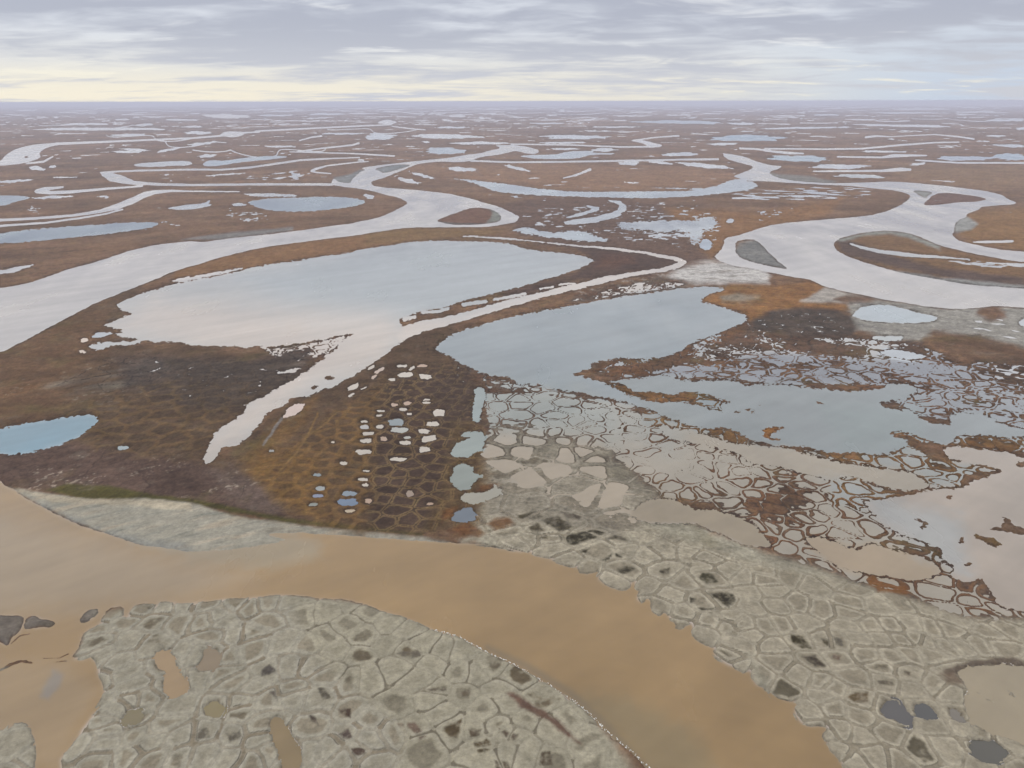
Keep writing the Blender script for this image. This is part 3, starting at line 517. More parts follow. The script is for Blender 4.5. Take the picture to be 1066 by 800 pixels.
def to_ground(u, v):
    du, dv = u - CX, v - CY
    a, b = du - ROLL * dv, dv + ROLL * du
    x, yv = a / FOC, -b / FOC
    d = (x, cp + yv * sp, -sp + yv * cp); t = CAM_H / -d[2]
    return d[0] * t, d[1] * t
def fill_sites(px, P, size, ang, jit, frac=.75):
    """traced cell centres, topped up with a jittered lattice wherever the tracing leaves room"""
    g = [to_ground(*p) for p in px]
    W = np.array([to_ground(*p) for p in wide(P)])
    c, s_ = math.cos(math.radians(ang)), math.sin(math.radians(ang))
    lo, hi = W.min(0) - 40, W.max(0) + 40
    D = float(np.hypot(*(hi - lo))); m = (lo + hi) / 2; k = int(D / size / 2) + 1
    for i in range(-k, k + 1):
        for j in range(-k, k + 1):
            a, b = (i + random.uniform(-.5, .5) * jit) * size, (j + random.uniform(-.5, .5) * jit) * size
            x, y = m[0] + a * c - b * s_, m[1] + a * s_ + b * c
            if lo[0] < x < hi[0] and lo[1] < y < hi[1]: g.append((x, y, 1))
    out = [q for q in g if len(q) == 2]
    for q in g:
        if len(q) == 3 and all((q[0] - o[0]) ** 2 + (q[1] - o[1]) ** 2 > (frac * size) ** 2 for o in out): out.append(q[:2])
    return np.array(out)
def voro_sites(idx, sites, size, seed=0, warp=0.0, wl=24, K=26.0):
    x = X[idx] + warp * fbm(X[idx] / wl, Y[idx] / wl, 3, seed + 71); y = Y[idx] + warp * fbm(X[idx] / wl, Y[idx] / wl, 3, seed + 72)
    e = np.zeros(len(idx), F32); rid = np.zeros(len(idx), F32); vis = np.zeros(len(idx), F32); dd = np.zeros(len(idx), F32)
    SX, SY = sites[:, 0], sites[:, 1]; hv = rng.random(len(sites)).astype(F32)
    order = np.argsort(x)                                    # work in strips so that only sites close by count
    for c0 in range(0, len(idx), 4000):
        k = order[c0:c0 + 4000]
        near = np.nonzero((SX > x[k].min() - 3.2 * size) & (SX < x[k].max() + 3.2 * size) & (SY > y[k].min() - 3.2 * size) & (SY < y[k].max() + 3.2 * size))[0]
        if len(near) < 2: near = np.arange(len(SX))
        ax, ay = SX[near], SY[near]
        D = (x[k][:, None] - ax) ** 2 + (y[k][:, None] - ay) ** 2
        i1 = D.argmin(1); d1 = D[np.arange(len(k)), i1]
        L = np.hypot(ax[None, :] - ax[i1][:, None], ay[None, :] - ay[i1][:, None])
        q = np.where(L > 1e-6, (D - d1[:, None]) / np.maximum(2 * L, 1e-6), 1e6)
        i2 = q.argmin(1)
        e[k] = np.maximum(-np.log(np.exp(-K * np.clip(q / size, -.2, 20)).sum(1) + 1e-12) / K, 0) * size
        h = hv[near]; rid[k] = h[i1]; vis[k] = ((h[i1] + h[i2]) * 53.7) % 1.0; dd[k] = np.sqrt(d1)
    return e, dd, rid, vis
def r2(rid, k): return (rid * (91.7 + 37.3 * k)) % 1.0

SL = np.clip(FORE * 0, 0, 1) + 0.28
Z = np.clip(BS * SL, -1.6, 1.0).astype(F32)
Z += np.clip(BS / 6, 0, 1) * 0.35 * n2.clip(-1, 1) * 0.5
BASIN = np.zeros(N, np.int8)                      # kind of standing water outside the traced bodies
NEARW = np.clip(BS / 2.2, 0, 1)
WCOL = np.zeros((N, 3), F32); WCOL[:] = srgb(*FAR_SHEEN, WATER_K)

# rimmed, flooded polygons
def flooded(P, size, ang, jit, seed, off, rimc, watc, f=8, n=4, asp=1.0, amp=.62, low=.30, open_=.38, rw=1.0, warp=4.0, tro=.85, pts=None, ticks=False):
    idx, w = reg(P, f, n)
    if pts is None: e, d, rid = voro(idx, size, ang, jit, asp, seed, warp)
    else: e, d, rid, _ = voro_sites(idx, fill_sites(pts, P, size, ang, jit), size, seed, warp, K=15)
    e = np.maximum(e + .5 * wn(6, 2, seed + 15, .6, idx), 0)
    k = size / 20.0 * rw
    wv = np.clip(.95 + .6 * wn(28, 3, seed + 16, .6, idx) + .5 * (r2(rid, 6) - .5), .5, 2.0)      # rims run broad and thin
    rim = np.exp(-((e - (.75 + 1.05 * wv) * k) / (.95 * wv * k)) ** 2)
    fl = off + 0.22 * (r2(rid, 1) - .5) + low * 1.5 * wn(75, 3, seed + 5, .55, idx) + 0.16 * wn(9, 3, seed + 6, .6, idx)
    zz = amp * (0.85 + 0.4 * r2(rid, 2)) * rim - open_ + np.maximum(fl, -0.5)
    if ticks: zz = np.where((e < tro) & (wn(13, 2, seed + 21, .5, idx) > .22), -.06, zz)
    else: zz = np.minimum(zz, np.where(e < tro * k, -.10 + 0.5 * np.maximum(fl - .32, 0), 9))
    zz = np.minimum(zz, .55)
    ww = w * NEARW[idx]
    Z[idx] = lerp(Z[idx], zz, ww)
    BASIN[idx[w > .4]] = 1
    c1, c2, c3 = (lc(*c) for c in rimc)
    a = np.clip(.5 + .55 * wn(45, 3, seed + 8, .6, idx), 0, 1)[:, None]
    col = lerp(c1, c2, a)
    dk = np.clip(.8 * sstep(1.2 * k, .6 * k, e) + sstep(.16, .02, zz), 0, 1)[:, None] * .75
    col = lerp(col, c3, dk)
    C[idx] = lerp(C[idx], col, w[:, None])
    WCOL[idx] = lerp(WCOL[idx], srgb(*watc, WATER_K), np.clip(w * 1.5, 0, 1)[:, None])
ZF1 = [(497, 400), (540, 402), (600, 408), (650, 418), (720, 450), (690, 470), (700, 520), (660, 530), (600, 525), (560, 515), (520, 505), (505, 470)]
ZF2 = [(640, 420), (720, 440), (800, 465), (905, 505), (960, 555), (1000, 590), (1060, 630), (1120, 660), (1000, 645), (900, 612), (850, 590), (800, 575), (740, 540), (690, 520), (650, 480)]
ZF3 = T(680, 380, "-60 240 100 290 280 345 450 350 560 385 600 440 440 450 250 400 100 350 -60 330")
ZF4 = T(866, 380, "-180 470 0 480 150 485 300 490 400 440 480 460 560 520 760 530 920 580 880 610 740 620 720 690 540 690 500 630 380 590 200 585 0 545 -180 520")
ZF5 = T(866, 380, "290 370 400 355 500 395 620 430 700 375 900 390 1066 390 1300 400 1300 500 1066 490 900 480 700 445 600 455 450 425")
ZF6 = T(866, 380, "0 620 150 630 330 700 440 720 300 745 180 800 0 780")
ZG1 = [(618, 385), (650, 374), (700, 370), (740, 352), (775, 335), (800, 345), (880, 350), (960, 358), (1000, 375), (1110, 390), (1110, 455), (1060, 450), (1020, 440), (990, 440), (950, 432), (920, 405), (870, 405), (830, 408), (760, 400), (720, 396), (680, 394), (640, 398)]
ZG2 = [(905, 420), (940, 408), (990, 405), (1110, 430), (1110, 460), (1030, 440), (960, 432), (930, 426)]
BRN = ((104, 80, 62), (126, 86, 58), (76, 64, 56))
ORB = ((120, 90, 56), (132, 90, 52), (80, 66, 54))
GRB = ((100, 84, 70), (118, 82, 62), (76, 66, 58))
PF = T(500, 380, "200 190 110 230 190 330 350 240 420 320 500 250 640 260 740 290 600 330 640 355 540 310 430 285 330 375 400 375 290 420 250 480 370 490 500 385 475 420 560 420 580 490 650 440 740 410 720 480 640 520 770 370 870 400 810 450 920 450 975 385 1010 430 1040 470 800 520 910 530 1030 500 270 620 420 590 530 660 740 720 640 580 800 580 1020 610 960 650 470 500 120 560 150 420 60 480 600 700 350 760 900 750 1000 780")
flooded(ZF1, 17.5, 8, .85, 301, .08, GRB, (156, 150, 136), 10, 4, 1.0, .58, .22, .36, .8, 2, .55, PF)
def mudpools(P, size, seed, share, mud, watc, pts, f=8, n=5):
    idx, w = reg(P, f, n)
    e, d, rid, vis = voro_sites(idx, fill_sites(pts, P, size, 8, .85), size, seed, 2.5, K=16)
    nz = wn(8, 3, seed + 1, .6, idx); e = e + .8 * nz
    edge = 1.6 + 2.2 * r2(rid, 3)
    pool = (r2(rid, 4) < share) * sstep(edge - .5, edge + .5, e)
    zz = .22 - .5 * pool + .04 * nz
    Z[idx] = lerp(Z[idx], zz, w * NEARW[idx]); BASIN[idx[w > .4]] = 1
    c1 = lc(*mud); col = c1 * np.clip(1 + .16 * wn(24, 4, seed + 2, .6, idx) + .08 * nz, .6, 1.4)[:, None]
    col = lerp(col, lc(166, 156, 138), (sstep(1.1, .4, e) * vis * .8)[:, None])
    col = lerp(col, lc(92, 80, 66), (np.exp(-((e - edge + .6) / .55) ** 2) * .8 * (r2(rid, 4) < share) + .5 * np.exp(-((e - 1.2) / .3) ** 2) * vis)[:, None].clip(0, 1))
    C[idx] = lerp(C[idx], col, w[:, None])
    WCOL[idx] = lerp(WCOL[idx], srgb(*watc, WATER_K), np.clip(w * 1.5, 0, 1)[:, None])
mudpools([(498, 455), (520, 448), (560, 452), (610, 462), (650, 478), (705, 512), (660, 545), (600, 530), (545, 512), (505, 500)], 22, 307, .62, (138, 129, 112), (164, 149, 128), PF, 12, 9)
flooded(ZF2, 14.5, -25, .85, 311, .15, BRN, (156, 146, 130), 10, 5, low=.34, tro=.55)
flooded(ZF3, 15, 0, .85, 321, .26, ORB, (140, 140, 134), 3, 2)
flooded(ZF4, 17, -15, .85, 331, .20, ORB, (144, 144, 138), 4, 3)
flooded(ZF5, 17, -15, .85, 341, .34, ORB, (140, 142, 140), 3, 2)
flooded(ZF6, 18, 10, .85, 351, .26, ORB, (150, 148, 140), 4, 3)
flooded(ZG1, 17.5, 12, .9, 361, .22, BRN, (116, 117, 124), 5, 3, 1.1, .58, .32, .36, 1.1, 4, .6)
flooded(ZG2, 17, 0, .9, 371, .16, BRN, (124, 126, 130), 5, 3, tro=.7)
flooded([(690, 374), (740, 352), (775, 335), (800, 343), (870, 350), (960, 358), (960, 372), (900, 372), (850, 366), (780, 368), (720, 378)], 16, 12, .9, 365, .42, GRB, (172, 168, 164), 6, 3, tro=.6)
flooded([(612, 386), (650, 374), (690, 371), (740, 350), (772, 334), (780, 342), (745, 362), (700, 382), (660, 388), (640, 394)], 13, 12, .9, 367, .46, BRN, (150, 150, 150), 3, 2, tro=.6)
flooded([(640, 395), (700, 392), (760, 396), (820, 402), (870, 400), (925, 402), (920, 408), (860, 407), (760, 402), (690, 400)], 14, 12, .9, 369, .48, BRN, (150, 150, 150), 2.5, 1.5, tro=.6)
flooded(STRIP, 15, 10, .85, 381, .44, ORB, (124, 132, 134), 1.5, .5)
# between the white channel and the grey-blue lake
flooded(T(600, 260, "-60 300 0 262 150 220 300 190 480 150 620 185 600 212 450 232 300 252 150 278 0 298"), 17, 0, .9, 391, .36, GRB, (190, 178, 166), 2.5, 2, tro=.5)
flooded(T(400, 260, "380 600 440 640 560 690 700 730 860 750 1066 790 1066 830 860 800 640 800 500 800 420 740 380 680"), 14, 0, .9, 395, .34, GRB, (165, 162, 154), 2, 1.5, tro=.6)
flooded([(278, 364), (312, 358), (345, 352), (364, 347), (362, 356), (345, 366), (320, 376), (300, 376), (285, 372)], 15, 30, .9, 397, .20, GRB, (196, 188, 180), 2, 1.5)
DKG = ((84, 74, 66), (94, 78, 66), (66, 58, 54))
flooded([(150, 372), (250, 378), (325, 366), (305, 395), (245, 425), (190, 420), (130, 395)], 24, 20, .85, 403, .66, DKG, (200, 192, 186), 8, 4, tro=.55, amp=.2, low=.06, ticks=True)
flooded(T(780, 260, "20 390 130 345 300 330 480 345 560 370 600 440 560 480 300 480 150 460 20 440"), 15, 0, .9, 407, .66, DKG, (196, 192, 188), 4, 2, tro=.6, amp=.2, low=.06, ticks=True)
pn1, pn2 = wn(55, 5, 851, .6), wn(22, 4, 861, .65)
nearw = sstep(250, 330, V) * (C[:, 0] > C[:, 2] * 1.45)
C *= np.clip(1 + nearw * (.26 * pn1 + .16 * pn2), .5, 1.7)[:, None]
C = lerp(C, lc(112, 98, 56), (nearw * sstep(.25, .9, wn(70, 5, 871, .6)) * .35)[:, None])
C = lerp(C, lc(124, 112, 96), (nearw * sstep(.3, .9, wn(34, 5, 881, .7)) * .35)[:, None])
def cracks(P, size, ang, seed, c, w_=.5, f=8, a=.8):
    idx, w = reg(P, f, 4)
    e, d, rid, vis = voro_sites(idx, fill_sites((), P, size, ang, .8), size, seed, 4.0, K=60)
    t = sstep(w_ * 1.6, w_ * .5, e) * sstep(.25, .8, vis) * w * a
    C[idx] = lerp(C[idx], lc(*c), t[:, None])
    C[idx] *= (1 + .16 * (rid - .5) * w)[:, None]
cracks([(60, 400), (120, 366), (260, 376), (335, 362), (300, 400), (230, 440), (150, 420)], 20, 25, 405, (48, 40, 36), .55)
cracks([(-60, 440), (100, 440), (200, 480), (300, 520), (330, 545), (240, 532), (60, 512), (-60, 490)], 26, 10, 409, (66, 52, 46), .5, a=.5)
cracks([(430, 350), (480, 340), (500, 400), (490, 440), (440, 400)], 14, 0, 413, (58, 46, 38), .5)
# hummocky flooded ground between the meanders
def broken(P, thr, watc, seed, wave=7, f=6, n=3, stretch=1.6):
    idx, w = reg(P, f, n)
    q = lp(wave, 3, seed, .6, idx, stretch) * .8 + .45 * n2[idx]
    zz = np.clip((thr - q) * .8, -.5, .5)
    ww = w * NEARW[idx] * (w > .25)
    Z[idx] = lerp(Z[idx], np.where(w > .5, zz, np.maximum(zz, .05)), ww)
    BASIN[idx[w > .4]] = 2
    WCOL[idx] = lerp(WCOL[idx], srgb(*watc, WATER_K), w[:, None])
broken([(535, 222), (570, 212), (605, 212), (660, 205), (720, 212), (755, 225), (748, 260), (720, 262), (650, 255), (600, 245), (545, 238)], .30, (176, 176, 178), 401)
broken(T(600, 160, "230 380 420 370 640 370 720 345 800 365 760 420 690 440 640 500 560 490 420 470 300 440"), .02, (172, 174, 178), 411, 6)
broken(T(800, 160, "-250 210 0 190 150 175 420 178 620 195 660 215 500 250 250 268 0 268 -200 260"), .10, (176, 178, 184), 421, 10, 3, 2, 3.5)
broken(T(800, 160, "-100 300 0 300 120 290 200 300 100 350 -60 390"), .2, (176, 178, 182), 431, 6)
broken(T(200, 160, "240 110 300 120 420 110 560 90 660 120 560 155 300 155"), -.02, (182, 182, 184), 441, 7, 3)
broken(T(200, 160, "170 300 300 300 400 330 460 360 300 390 180 380"), .22, (176, 176, 176), 451, 5, 3)
broken(T(866, 160, "640 595 780 590 900 600 1066 605 1300 640 1300 660 1066 640 850 640 680 610"), -.05, (176, 176, 176), 461, 8, 1.5, 1, 2.2)
broken(T(532, 95, "-100 430 100 425 260 440 200 455 0 450", KF), .2, (176, 178, 182), 471, 6, 3)
broken(T(0, 160, "100 300 180 275 260 310 300 320 200 340 110 330"), .22, (180, 178, 178), 481, 5, 3)
broken(T(0, 160, "640 375 760 370 880 370 980 380 1000 400 880 410 870 385"), .22, (176, 178, 180), 491, 4, 2)
broken(T(866, 300, "250 260 450 240 560 230 720 190 900 150 1066 200 1066 300 800 260 560 240 480 300 300 300"), .42, (186, 182, 178), 497, 9, 3, 2, 3)
broken(T(866, 300, "900 420 1066 430 1300 450 1300 540 1066 530 900 500"), .14, (176, 174, 176), 499, 8, 3)
# thaw ponds on the far plain
fi = np.nonzero((V < 232) & (BASIN == 0))[0]
q = lp(18, 5, 511, .72, fi, 1.9) + .3 * n1[fi]
thr = np.interp(V[fi], [106, 125, 150, 185, 232], [.14, .22, .48, .72, .95])
Z[fi] = np.where(NEARW[fi] > .99, np.minimum(Z[fi], np.clip((thr - q) * 1.4, -.5, .8)), Z[fi])
BASIN[fi] = 3
# dry mud polygons right
EM = np.full(N, 9, F32)
def mudcells(P, size, ang, jit, asp, seed, f, n, cols, dark_p, tw=1.0, rimw=2.4, warp=2.0, low_=0.0, line=None, a=1.0, K=26.0, pts=(), faint=.0):
    idx, w = reg(P, f, n)
    e, d, rid, vis = voro_sites(idx, fill_sites(pts, P, size, ang, jit), size, seed, warp, K=K)
    vis = np.clip((.25 + .75 * vis - faint) / (1 - faint), .06, 1)
    tw = tw * (.6 + .7 * vis)
    e = e + .22 * wn(5, 2, seed + 9, .6, idx)
    EM[idx] = np.where(w > .5, e - tw, EM[idx])
    ctr, rimc, tro, drk = (lc(*c) for c in cols)
    m1 = np.clip(.5 + .45 * wn(8, 3, seed + 4, .65, idx), 0, 1)[:, None]
    col = lerp(ctr * .94, ctr * 1.08, m1) * (0.93 + .14 * r2(rid, 5))[:, None]
    col = lerp(col, rimc, (sstep(tw + rimw, tw + .5, e) * (.45 + .55 * r2(rid, 3)) * (.35 + .65 * vis))[:, None])
    dn = wn(7, 3, seed + 3, .6, idx)
    dk = (r2(rid, 7) < dark_p) * sstep(tw + rimw * .8, tw + rimw * 1.5, e + .9 * dn) * sstep(-.5, .5, dn + (r2(rid, 8) - .4) * 1.6)
    col = lerp(col, lerp(drk * .8, drk * 1.25, r2(rid, 9)[:, None]), (dk * .9)[:, None])
    md = (.25 + .6 * (r2(rid, 11) < .45)) * sstep(tw + rimw * .9, tw + rimw * 1.5, e + .8 * dn) * .7
    col = lerp(col, tro * .96, md[:, None])
    t = sstep(tw * 1.35, tw * .5, e) * np.clip(vis * 1.3, 0, 1) * .85
    col = lerp(col, tro, t[:, None])
    if line is not None:
        ln = sstep(.32, .12, np.abs(e - tw * 1.25)) * (wn(14, 2, seed + 13, .5, idx) > -.25)
        col = lerp(col, lc(*line), (ln * .8 * vis)[:, None])
    C[idx] = lerp(C[idx], col, (w * a)[:, None])
    Z[idx] += w * NEARW[idx] * (.22 * sstep(tw * .5, tw * 2, e) - .25 + .12 * np.exp(-((e - tw - 1) / .8) ** 2) - dk * .08)
    nb = w * np.clip(1 - (BS[idx] - .5) / 5, 0, 1) * (BS[idx] > 0) * sstep(tw * 1.5, tw * .6, e)
    Z[idx] = Z[idx] - nb * 1.1
    return idx, w, e, rid
MUDC = ((168, 157, 135), (190, 179, 156), (140, 128, 107), (74, 66, 48))
MUD_SW = [(470, 540), (530, 510), (600, 520), (680, 560), (740, 600), (770, 650), (790, 720), (870, 800), (880, 840), (740, 740), (690, 660), (620, 610), (540, 580)]
MUD_E = [(660, 545), (730, 570), (800, 590), (870, 605), (940, 622), (1010, 645), (1120, 660), (1120, 840), (860, 840), (840, 780), (790, 700), (750, 640), (700, 600)]
PR = (T(460, 500, "480 210 650 250 540 280 790 320 880 390 740 205 1020 510 1040 400 350 110 520 90 600 160 260 180 320 250 140 280 370 295 420 350 490 330 565 335 600 390 690 460 800 500 960 570 800 120 940 200 1040 240 650 140") +
      T(660, 500, "60 420 60 320 340 310 300 400 470 390 650 440 540 345 170 510 270 570 420 550 520 510 600 545 90 590 200 640 480 665 370 690 140 710 280 740 720 560 850 540 1000 590 660 640 790 700 910 690 1020 720 660 710 540 770 420 785 900 440 1010 490 780 450 720 510") +
      T(660, 650, "250 10 390 60 540 190 590 120 520 15 610 10 650 60 770 130 800 220 930 290 690 290 850 370 960 480 920 100 1000 215 1040 100 730 20 820 10 940 10 1040 330 1050 410 1040 600 480 230 590 240") +
      T(866, 650, "30 110 150 95 270 90 380 90 460 80 190 170 30 190 120 290 265 240 290 320 420 280 440 360 420 170 550 170 570 350 330 190 140 420 150 510 160 630 340 490 520 490 690 500 470 700 640 700 860 710 240 740 370 770 10 470 0 360 60 590 650 400 620 120 720 120 820 120 660 50 560 40 880 60 930 130 100 20 220 20 330 20 440 20 540 110 800 600 560 570 740 580 980 640 20 720 100 780"))
mudcells(MUD_E, 12.5, -30, .5, 1.15, 601, 6, 2, MUDC, .06, .55, 1.6, 1.6, line=(104, 94, 78), pts=PR, faint=.16)
mudcells(MUD_SW, 15, -38, .7, .85, 611, 6, 2, MUDC, .06, .72, 2.2, 2.0, line=(88, 80, 66), pts=PR, faint=.10)
# pale wet mud between pools, upper edge of the grey mud
mudcells([(500, 480), (560, 470), (640, 500), (700, 530), (640, 560), (560, 545), (505, 540)], 22, 5, .8, 1, 621, 6, 3, ((152, 142, 124), (164, 154, 136), (130, 118, 100), (92, 82, 66)), .1, 1.0, 2.6, 3, line=(88, 76, 62))
# mud flat in front
MI_L = [(-80, 700), (60, 720), (100, 640), (200, 620), (300, 622), (330, 660), (400, 700), (430, 760), (420, 840), (-80, 840)]
MI_R = [(300, 622), (400, 634), (500, 660), (600, 720), (700, 820), (700, 850), (400, 850), (420, 760), (330, 690)]
PL = (T(0, 600, "630 210 540 320 530 370 700 260 790 185 920 180 720 370 850 270 860 390 1000 270 1020 170 560 450 680 480 740 610 720 540 780 700 1000 440 990 730 640 760 550 720 930 490 960 600") +
      T(200, 600, "60 170 130 220 230 160 330 180 430 150 560 140 60 250 180 260 100 340 230 330 330 330 420 270 500 370 600 220 640 390 750 200 880 150 980 200 860 280 760 340 960 340 30 440 110 440 200 450 60 560 180 550 240 600 330 400 420 540 340 620 560 500 680 500 560 640 800 420 940 440 750 560 870 600 980 580 280 720 420 690 140 740") +
      T(0, 650, "460 670 590 540 610 590 600 690 740 520 760 620 860 650 930 550 1000 640 730 440 700 740 560 780 850 780 1000 770") +
      T(200, 650, "40 620 60 740 200 740 230 630 290 490 400 560 390 660 430 720 310 770 660 570 760 700 650 730 850 620 920 710 560 400 700 420 900 480 1000 520 980 660 1000 760 830 760 540 760") +
      T(400, 630, "140 140 50 100 230 220 330 250 130 270 270 330 420 250 200 420 290 470 430 380 520 390 600 350 640 470 260 530 300 600 430 500 380 690 510 690 560 600 670 570 690 720 560 780 760 650 50 560 160 690 60 720 200 780 850 550 950 700 720 400 60 350 20 230") +
      T(500, 650, "480 560 560 660 380 760 140 700 40 720 250 720 100 560 640 760 180 620 780 780"))
mudcells(MI_L, 14, 20, .85, 1.0, 631, 8, 3, ((165, 157, 137), (182, 174, 156), (138, 123, 100), (104, 93, 74)), .10, .75, 2.0, 2.4, line=(92, 84, 70), pts=PL, faint=.28)
mudcells(MI_R, 20, 38, .6, .8, 641, 10, 3, ((166, 157, 134), (176, 167, 145), (112, 102, 84), (98, 82, 58)), .12, .34, 2.6, 2.2, pts=PL, faint=.42)
# ochre ridges
def ridges(P, size, ang, jit, asp, seed, f, n, ridge, ctr, trough, rw=2.4, a=1.0, tw=.0, warp=2.0, pts=None):
    idx, w = reg(P, f, n)
    if pts is None: e, d, rid = voro(idx, size, ang, jit, asp, seed, warp, drop=.08, K=22)
    else: e, d, rid, _ = voro_sites(idx, fill_sites(pts, P, size, ang, jit, .8), size, seed, warp, K=24)
    e = e + .5 * wn(6, 2, seed + 9, .6, idx)
    mm = wn(26, 3, seed + 4, .6, idx)
    c0, rc = lc(*ctr), lc(*ridge)
    col = lerp(c0 * .72, c0 * 1.25, np.clip(.45 + .35 * mm + .5 * (r2(rid, 4) - .5), 0, 1)[:, None])
    col = lerp(col, rc, (sstep(rw * 1.35, rw * .55, e) * np.clip(.75 + .35 * mm, .25, 1))[:, None])
    if tw: col = lerp(col, lc(*trough), (sstep(tw, tw * .4, e) * .8 * (mm > -.5))[:, None])
    C[idx] = lerp(C[idx], col, (w * a)[:, None])
    Z[idx] += w * NEARW[idx] * .25 * sstep(rw * 1.6, rw * .5, e)
ridges([(60, 430), (110, 412), (180, 395), (260, 400), (290, 405), (240, 435), (215, 470), (150, 478), (100, 470)], 21, 28, .6, .9, 701, 8, 3, (128, 98, 60), (90, 71, 54), (60, 50, 40), 2.2, .55, .0, 6)
ridges([(180, 375), (300, 378), (320, 395), (250, 430), (190, 425)], 20, 28, .6, .9, 705, 10, 3, (100, 80, 60), (80, 68, 58), (52, 44, 38), 1.2, .6, .6, 5)
PZ = [(350 + x / 5.33, 380 + y / 5.33) for x, y, *_ in PONDS] + T(350, 380, "335 320 348 362 75 715 65 762") + T(200, 420, "695 398 712 472 697 515 673 562 875 598 840 333 782 216")
RW = [(268, 500), (300, 465), (350, 430), (400, 398), (380, 560), (330, 546), (300, 535)]
RE = [(380, 405), (430, 385), (480, 382), (497, 405), (505, 450), (500, 545), (450, 556), (375, 552)]
paint([(255, 490), (290, 470), (330, 470), (345, 545), (300, 532)], (138, 100, 50), 8, 3, .8)
ridges(RE, 12.5, -10.5, .32, 1.0, 711, 11, 5, (136, 108, 74), (84, 66, 54), (62, 50, 42), 1.5, 1.0, .45, 1.0, PZ)
ridges(RW, 12.5, -10.5, .36, .85, 721, 9, 3, (138, 101, 54), (98, 74, 50), (62, 50, 38), 2.0, .68, .0, 1.6, PZ)
paint([(440, 395), (490, 388), (495, 420), (480, 455), (455, 440)], (84, 68, 58), 8, 3, .5)
paint([(470, 440), (500, 445), (512, 500), (498, 545), (440, 556), (460, 510)], (120, 92, 52), 7, 4, .35)
for s_, c_ in ((S(200, 420, "500 90 1.2 470 130 1.4 430 190 1.2 395 238 .8"), (138, 132, 128)), (S(200, 420, "700 60 .8 640 190 .9 580 280 .9 470 400 .8"), (140, 106, 62)), (S(200, 420, "800 60 .7 740 120 .8 640 190 .8"), (136, 104, 62))):
    idx = window(s_, 6); d = sd_stroke(U[idx] + J1[idx], V[idx] + .6 * J2[idx], s_); C[idx] = lerp(C[idx], lc(*c_), (sstep(1, -.8, d) * .8)[:, None])
# single dark mossy hollows and rusty patches
for P, c in ((T(460, 500, "410 200 520 178 555 205 440 235"), (78, 70, 52)), (T(460, 500, "560 225 640 205 735 270 650 300"), (78, 70, 54)), (T(460, 500, "660 180 780 200 770 230 700 220"), (82, 72, 60)), (T(460, 500, "480 270 530 245 570 290 500 295"), (84, 74, 56)),
             (T(460, 500, "655 325 880 270 920 290 890 315 700 375 670 350"), (60, 54, 38)), (T(460, 500, "740 410 830 375 800 420"), (66, 58, 40)), (T(460, 500, "870 460 960 410 1000 440 900 470"), (62, 56, 40)), (T(460, 500, "530 320 600 315 590 335 540 335"), (78, 68, 48)), (T(460, 500, "960 510 1030 480 1066 500 1000 535"), (62, 56, 40)), (T(460, 500, "880 330 970 312 1030 340 940 335"), (70, 62, 46)),
             (T(660, 500, "380 525 430 530 470 575 400 580 365 550"), (72, 66, 46)), (T(660, 500, "400 640 480 630 550 640 570 690 530 720 460 670 420 665"), (56, 50, 34)), (T(660, 500, "350 715 440 725 430 745 370 735"), (62, 56, 40)), (T(660, 500, "310 660 340 670 310 695"), (62, 56, 40)), (T(660, 500, "145 515 200 490 195 525 160 530"), (70, 62, 46)),
             (T(660, 650, "870 70 930 75 985 145 930 140 880 105"), (62, 52, 26)), (T(660, 650, "930 190 1000 185 1060 245 1010 240"), (74, 64, 52)), (T(866, 650, "70 410 120 395 200 385 200 440 130 450"), (100, 82, 58)), (T(866, 650, "235 235 310 230 310 255 240 255"), (112, 102, 84)), (T(866, 650, "240 320 330 320 340 345 260 345"), (104, 94, 78)), (T(866, 650, "400 265 435 275 430 295 400 285"), (92, 78, 64)), (T(866, 650, "-60 90 -20 100 20 140 -30 130"), (62, 52, 26)), (T(866, 650, "0 170 50 185 40 210 0 200"), (100, 70, 56)), (T(866, 650, "0 75 50 90 60 130 20 120"), (106, 98, 84)),
             (T(400, 630, "330 690 430 645 420 720 360 735"), (92, 76, 54)), (T(400, 630, "470 700 540 700 530 740 480 740"), (98, 84, 66)), (T(400, 630, "500 780 570 750 610 810 520 830"), (84, 68, 44)), (T(400, 630, "630 690 740 730 720 780 670 750"), (96, 82, 66)), (T(400, 630, "430 490 470 475 470 525 435 520"), (104, 92, 74)), (T(400, 630, "210 480 340 460 340 480 230 500"), (112, 100, 82)), (T(400, 630, "60 280 200 250 210 300 100 300"), (118, 108, 92)), (T(400, 630, "70 670 170 660 230 740 200 760 150 700"), (116, 96, 80)), (T(500, 650, "330 720 390 710 400 790 330 790"), (96, 82, 64)), (T(500, 650, "80 770 150 770 200 820 90 830"), (92, 76, 58)),
             (T(200, 650, "385 260 430 230 470 265 430 290 390 295"), (96, 88, 80)), (T(200, 650, "430 385 480 375 500 450 470 430"), (108, 98, 86)), (T(200, 650, "640 500 690 530 700 565 660 545"), (84, 72, 62)), (T(200, 650, "800 480 880 480 880 530 830 510"), (82, 66, 54)), (T(200, 650, "815 620 870 580 890 640 840 655"), (94, 80, 72)), (T(200, 650, "880 700 960 700 970 735 890 740"), (92, 76, 64)), (T(200, 650, "690 350 740 370 770 420 730 430"), (96, 88, 74)), (T(200, 650, "0 590 90 590 100 640 0 650"), (104, 96, 82)), (T(200, 650, "190 620 270 595 280 645 210 665"), (106, 98, 84))):
    idx, w = reg(P, 1.6, 1.5)
    w = w * sstep(-.2, 1.0, EM[idx]) * np.clip(.85 + .5 * n4[idx] + .3 * n2[idx], .15, 1)
    C[idx] = lerp(C[idx], lc(*c), w[:, None])
paint(T(400, 630, "660 490 720 500 860 580 1000 680 1090 780 1040 760 900 650 780 590"), (104, 74, 60), 3, 2.2, .9)
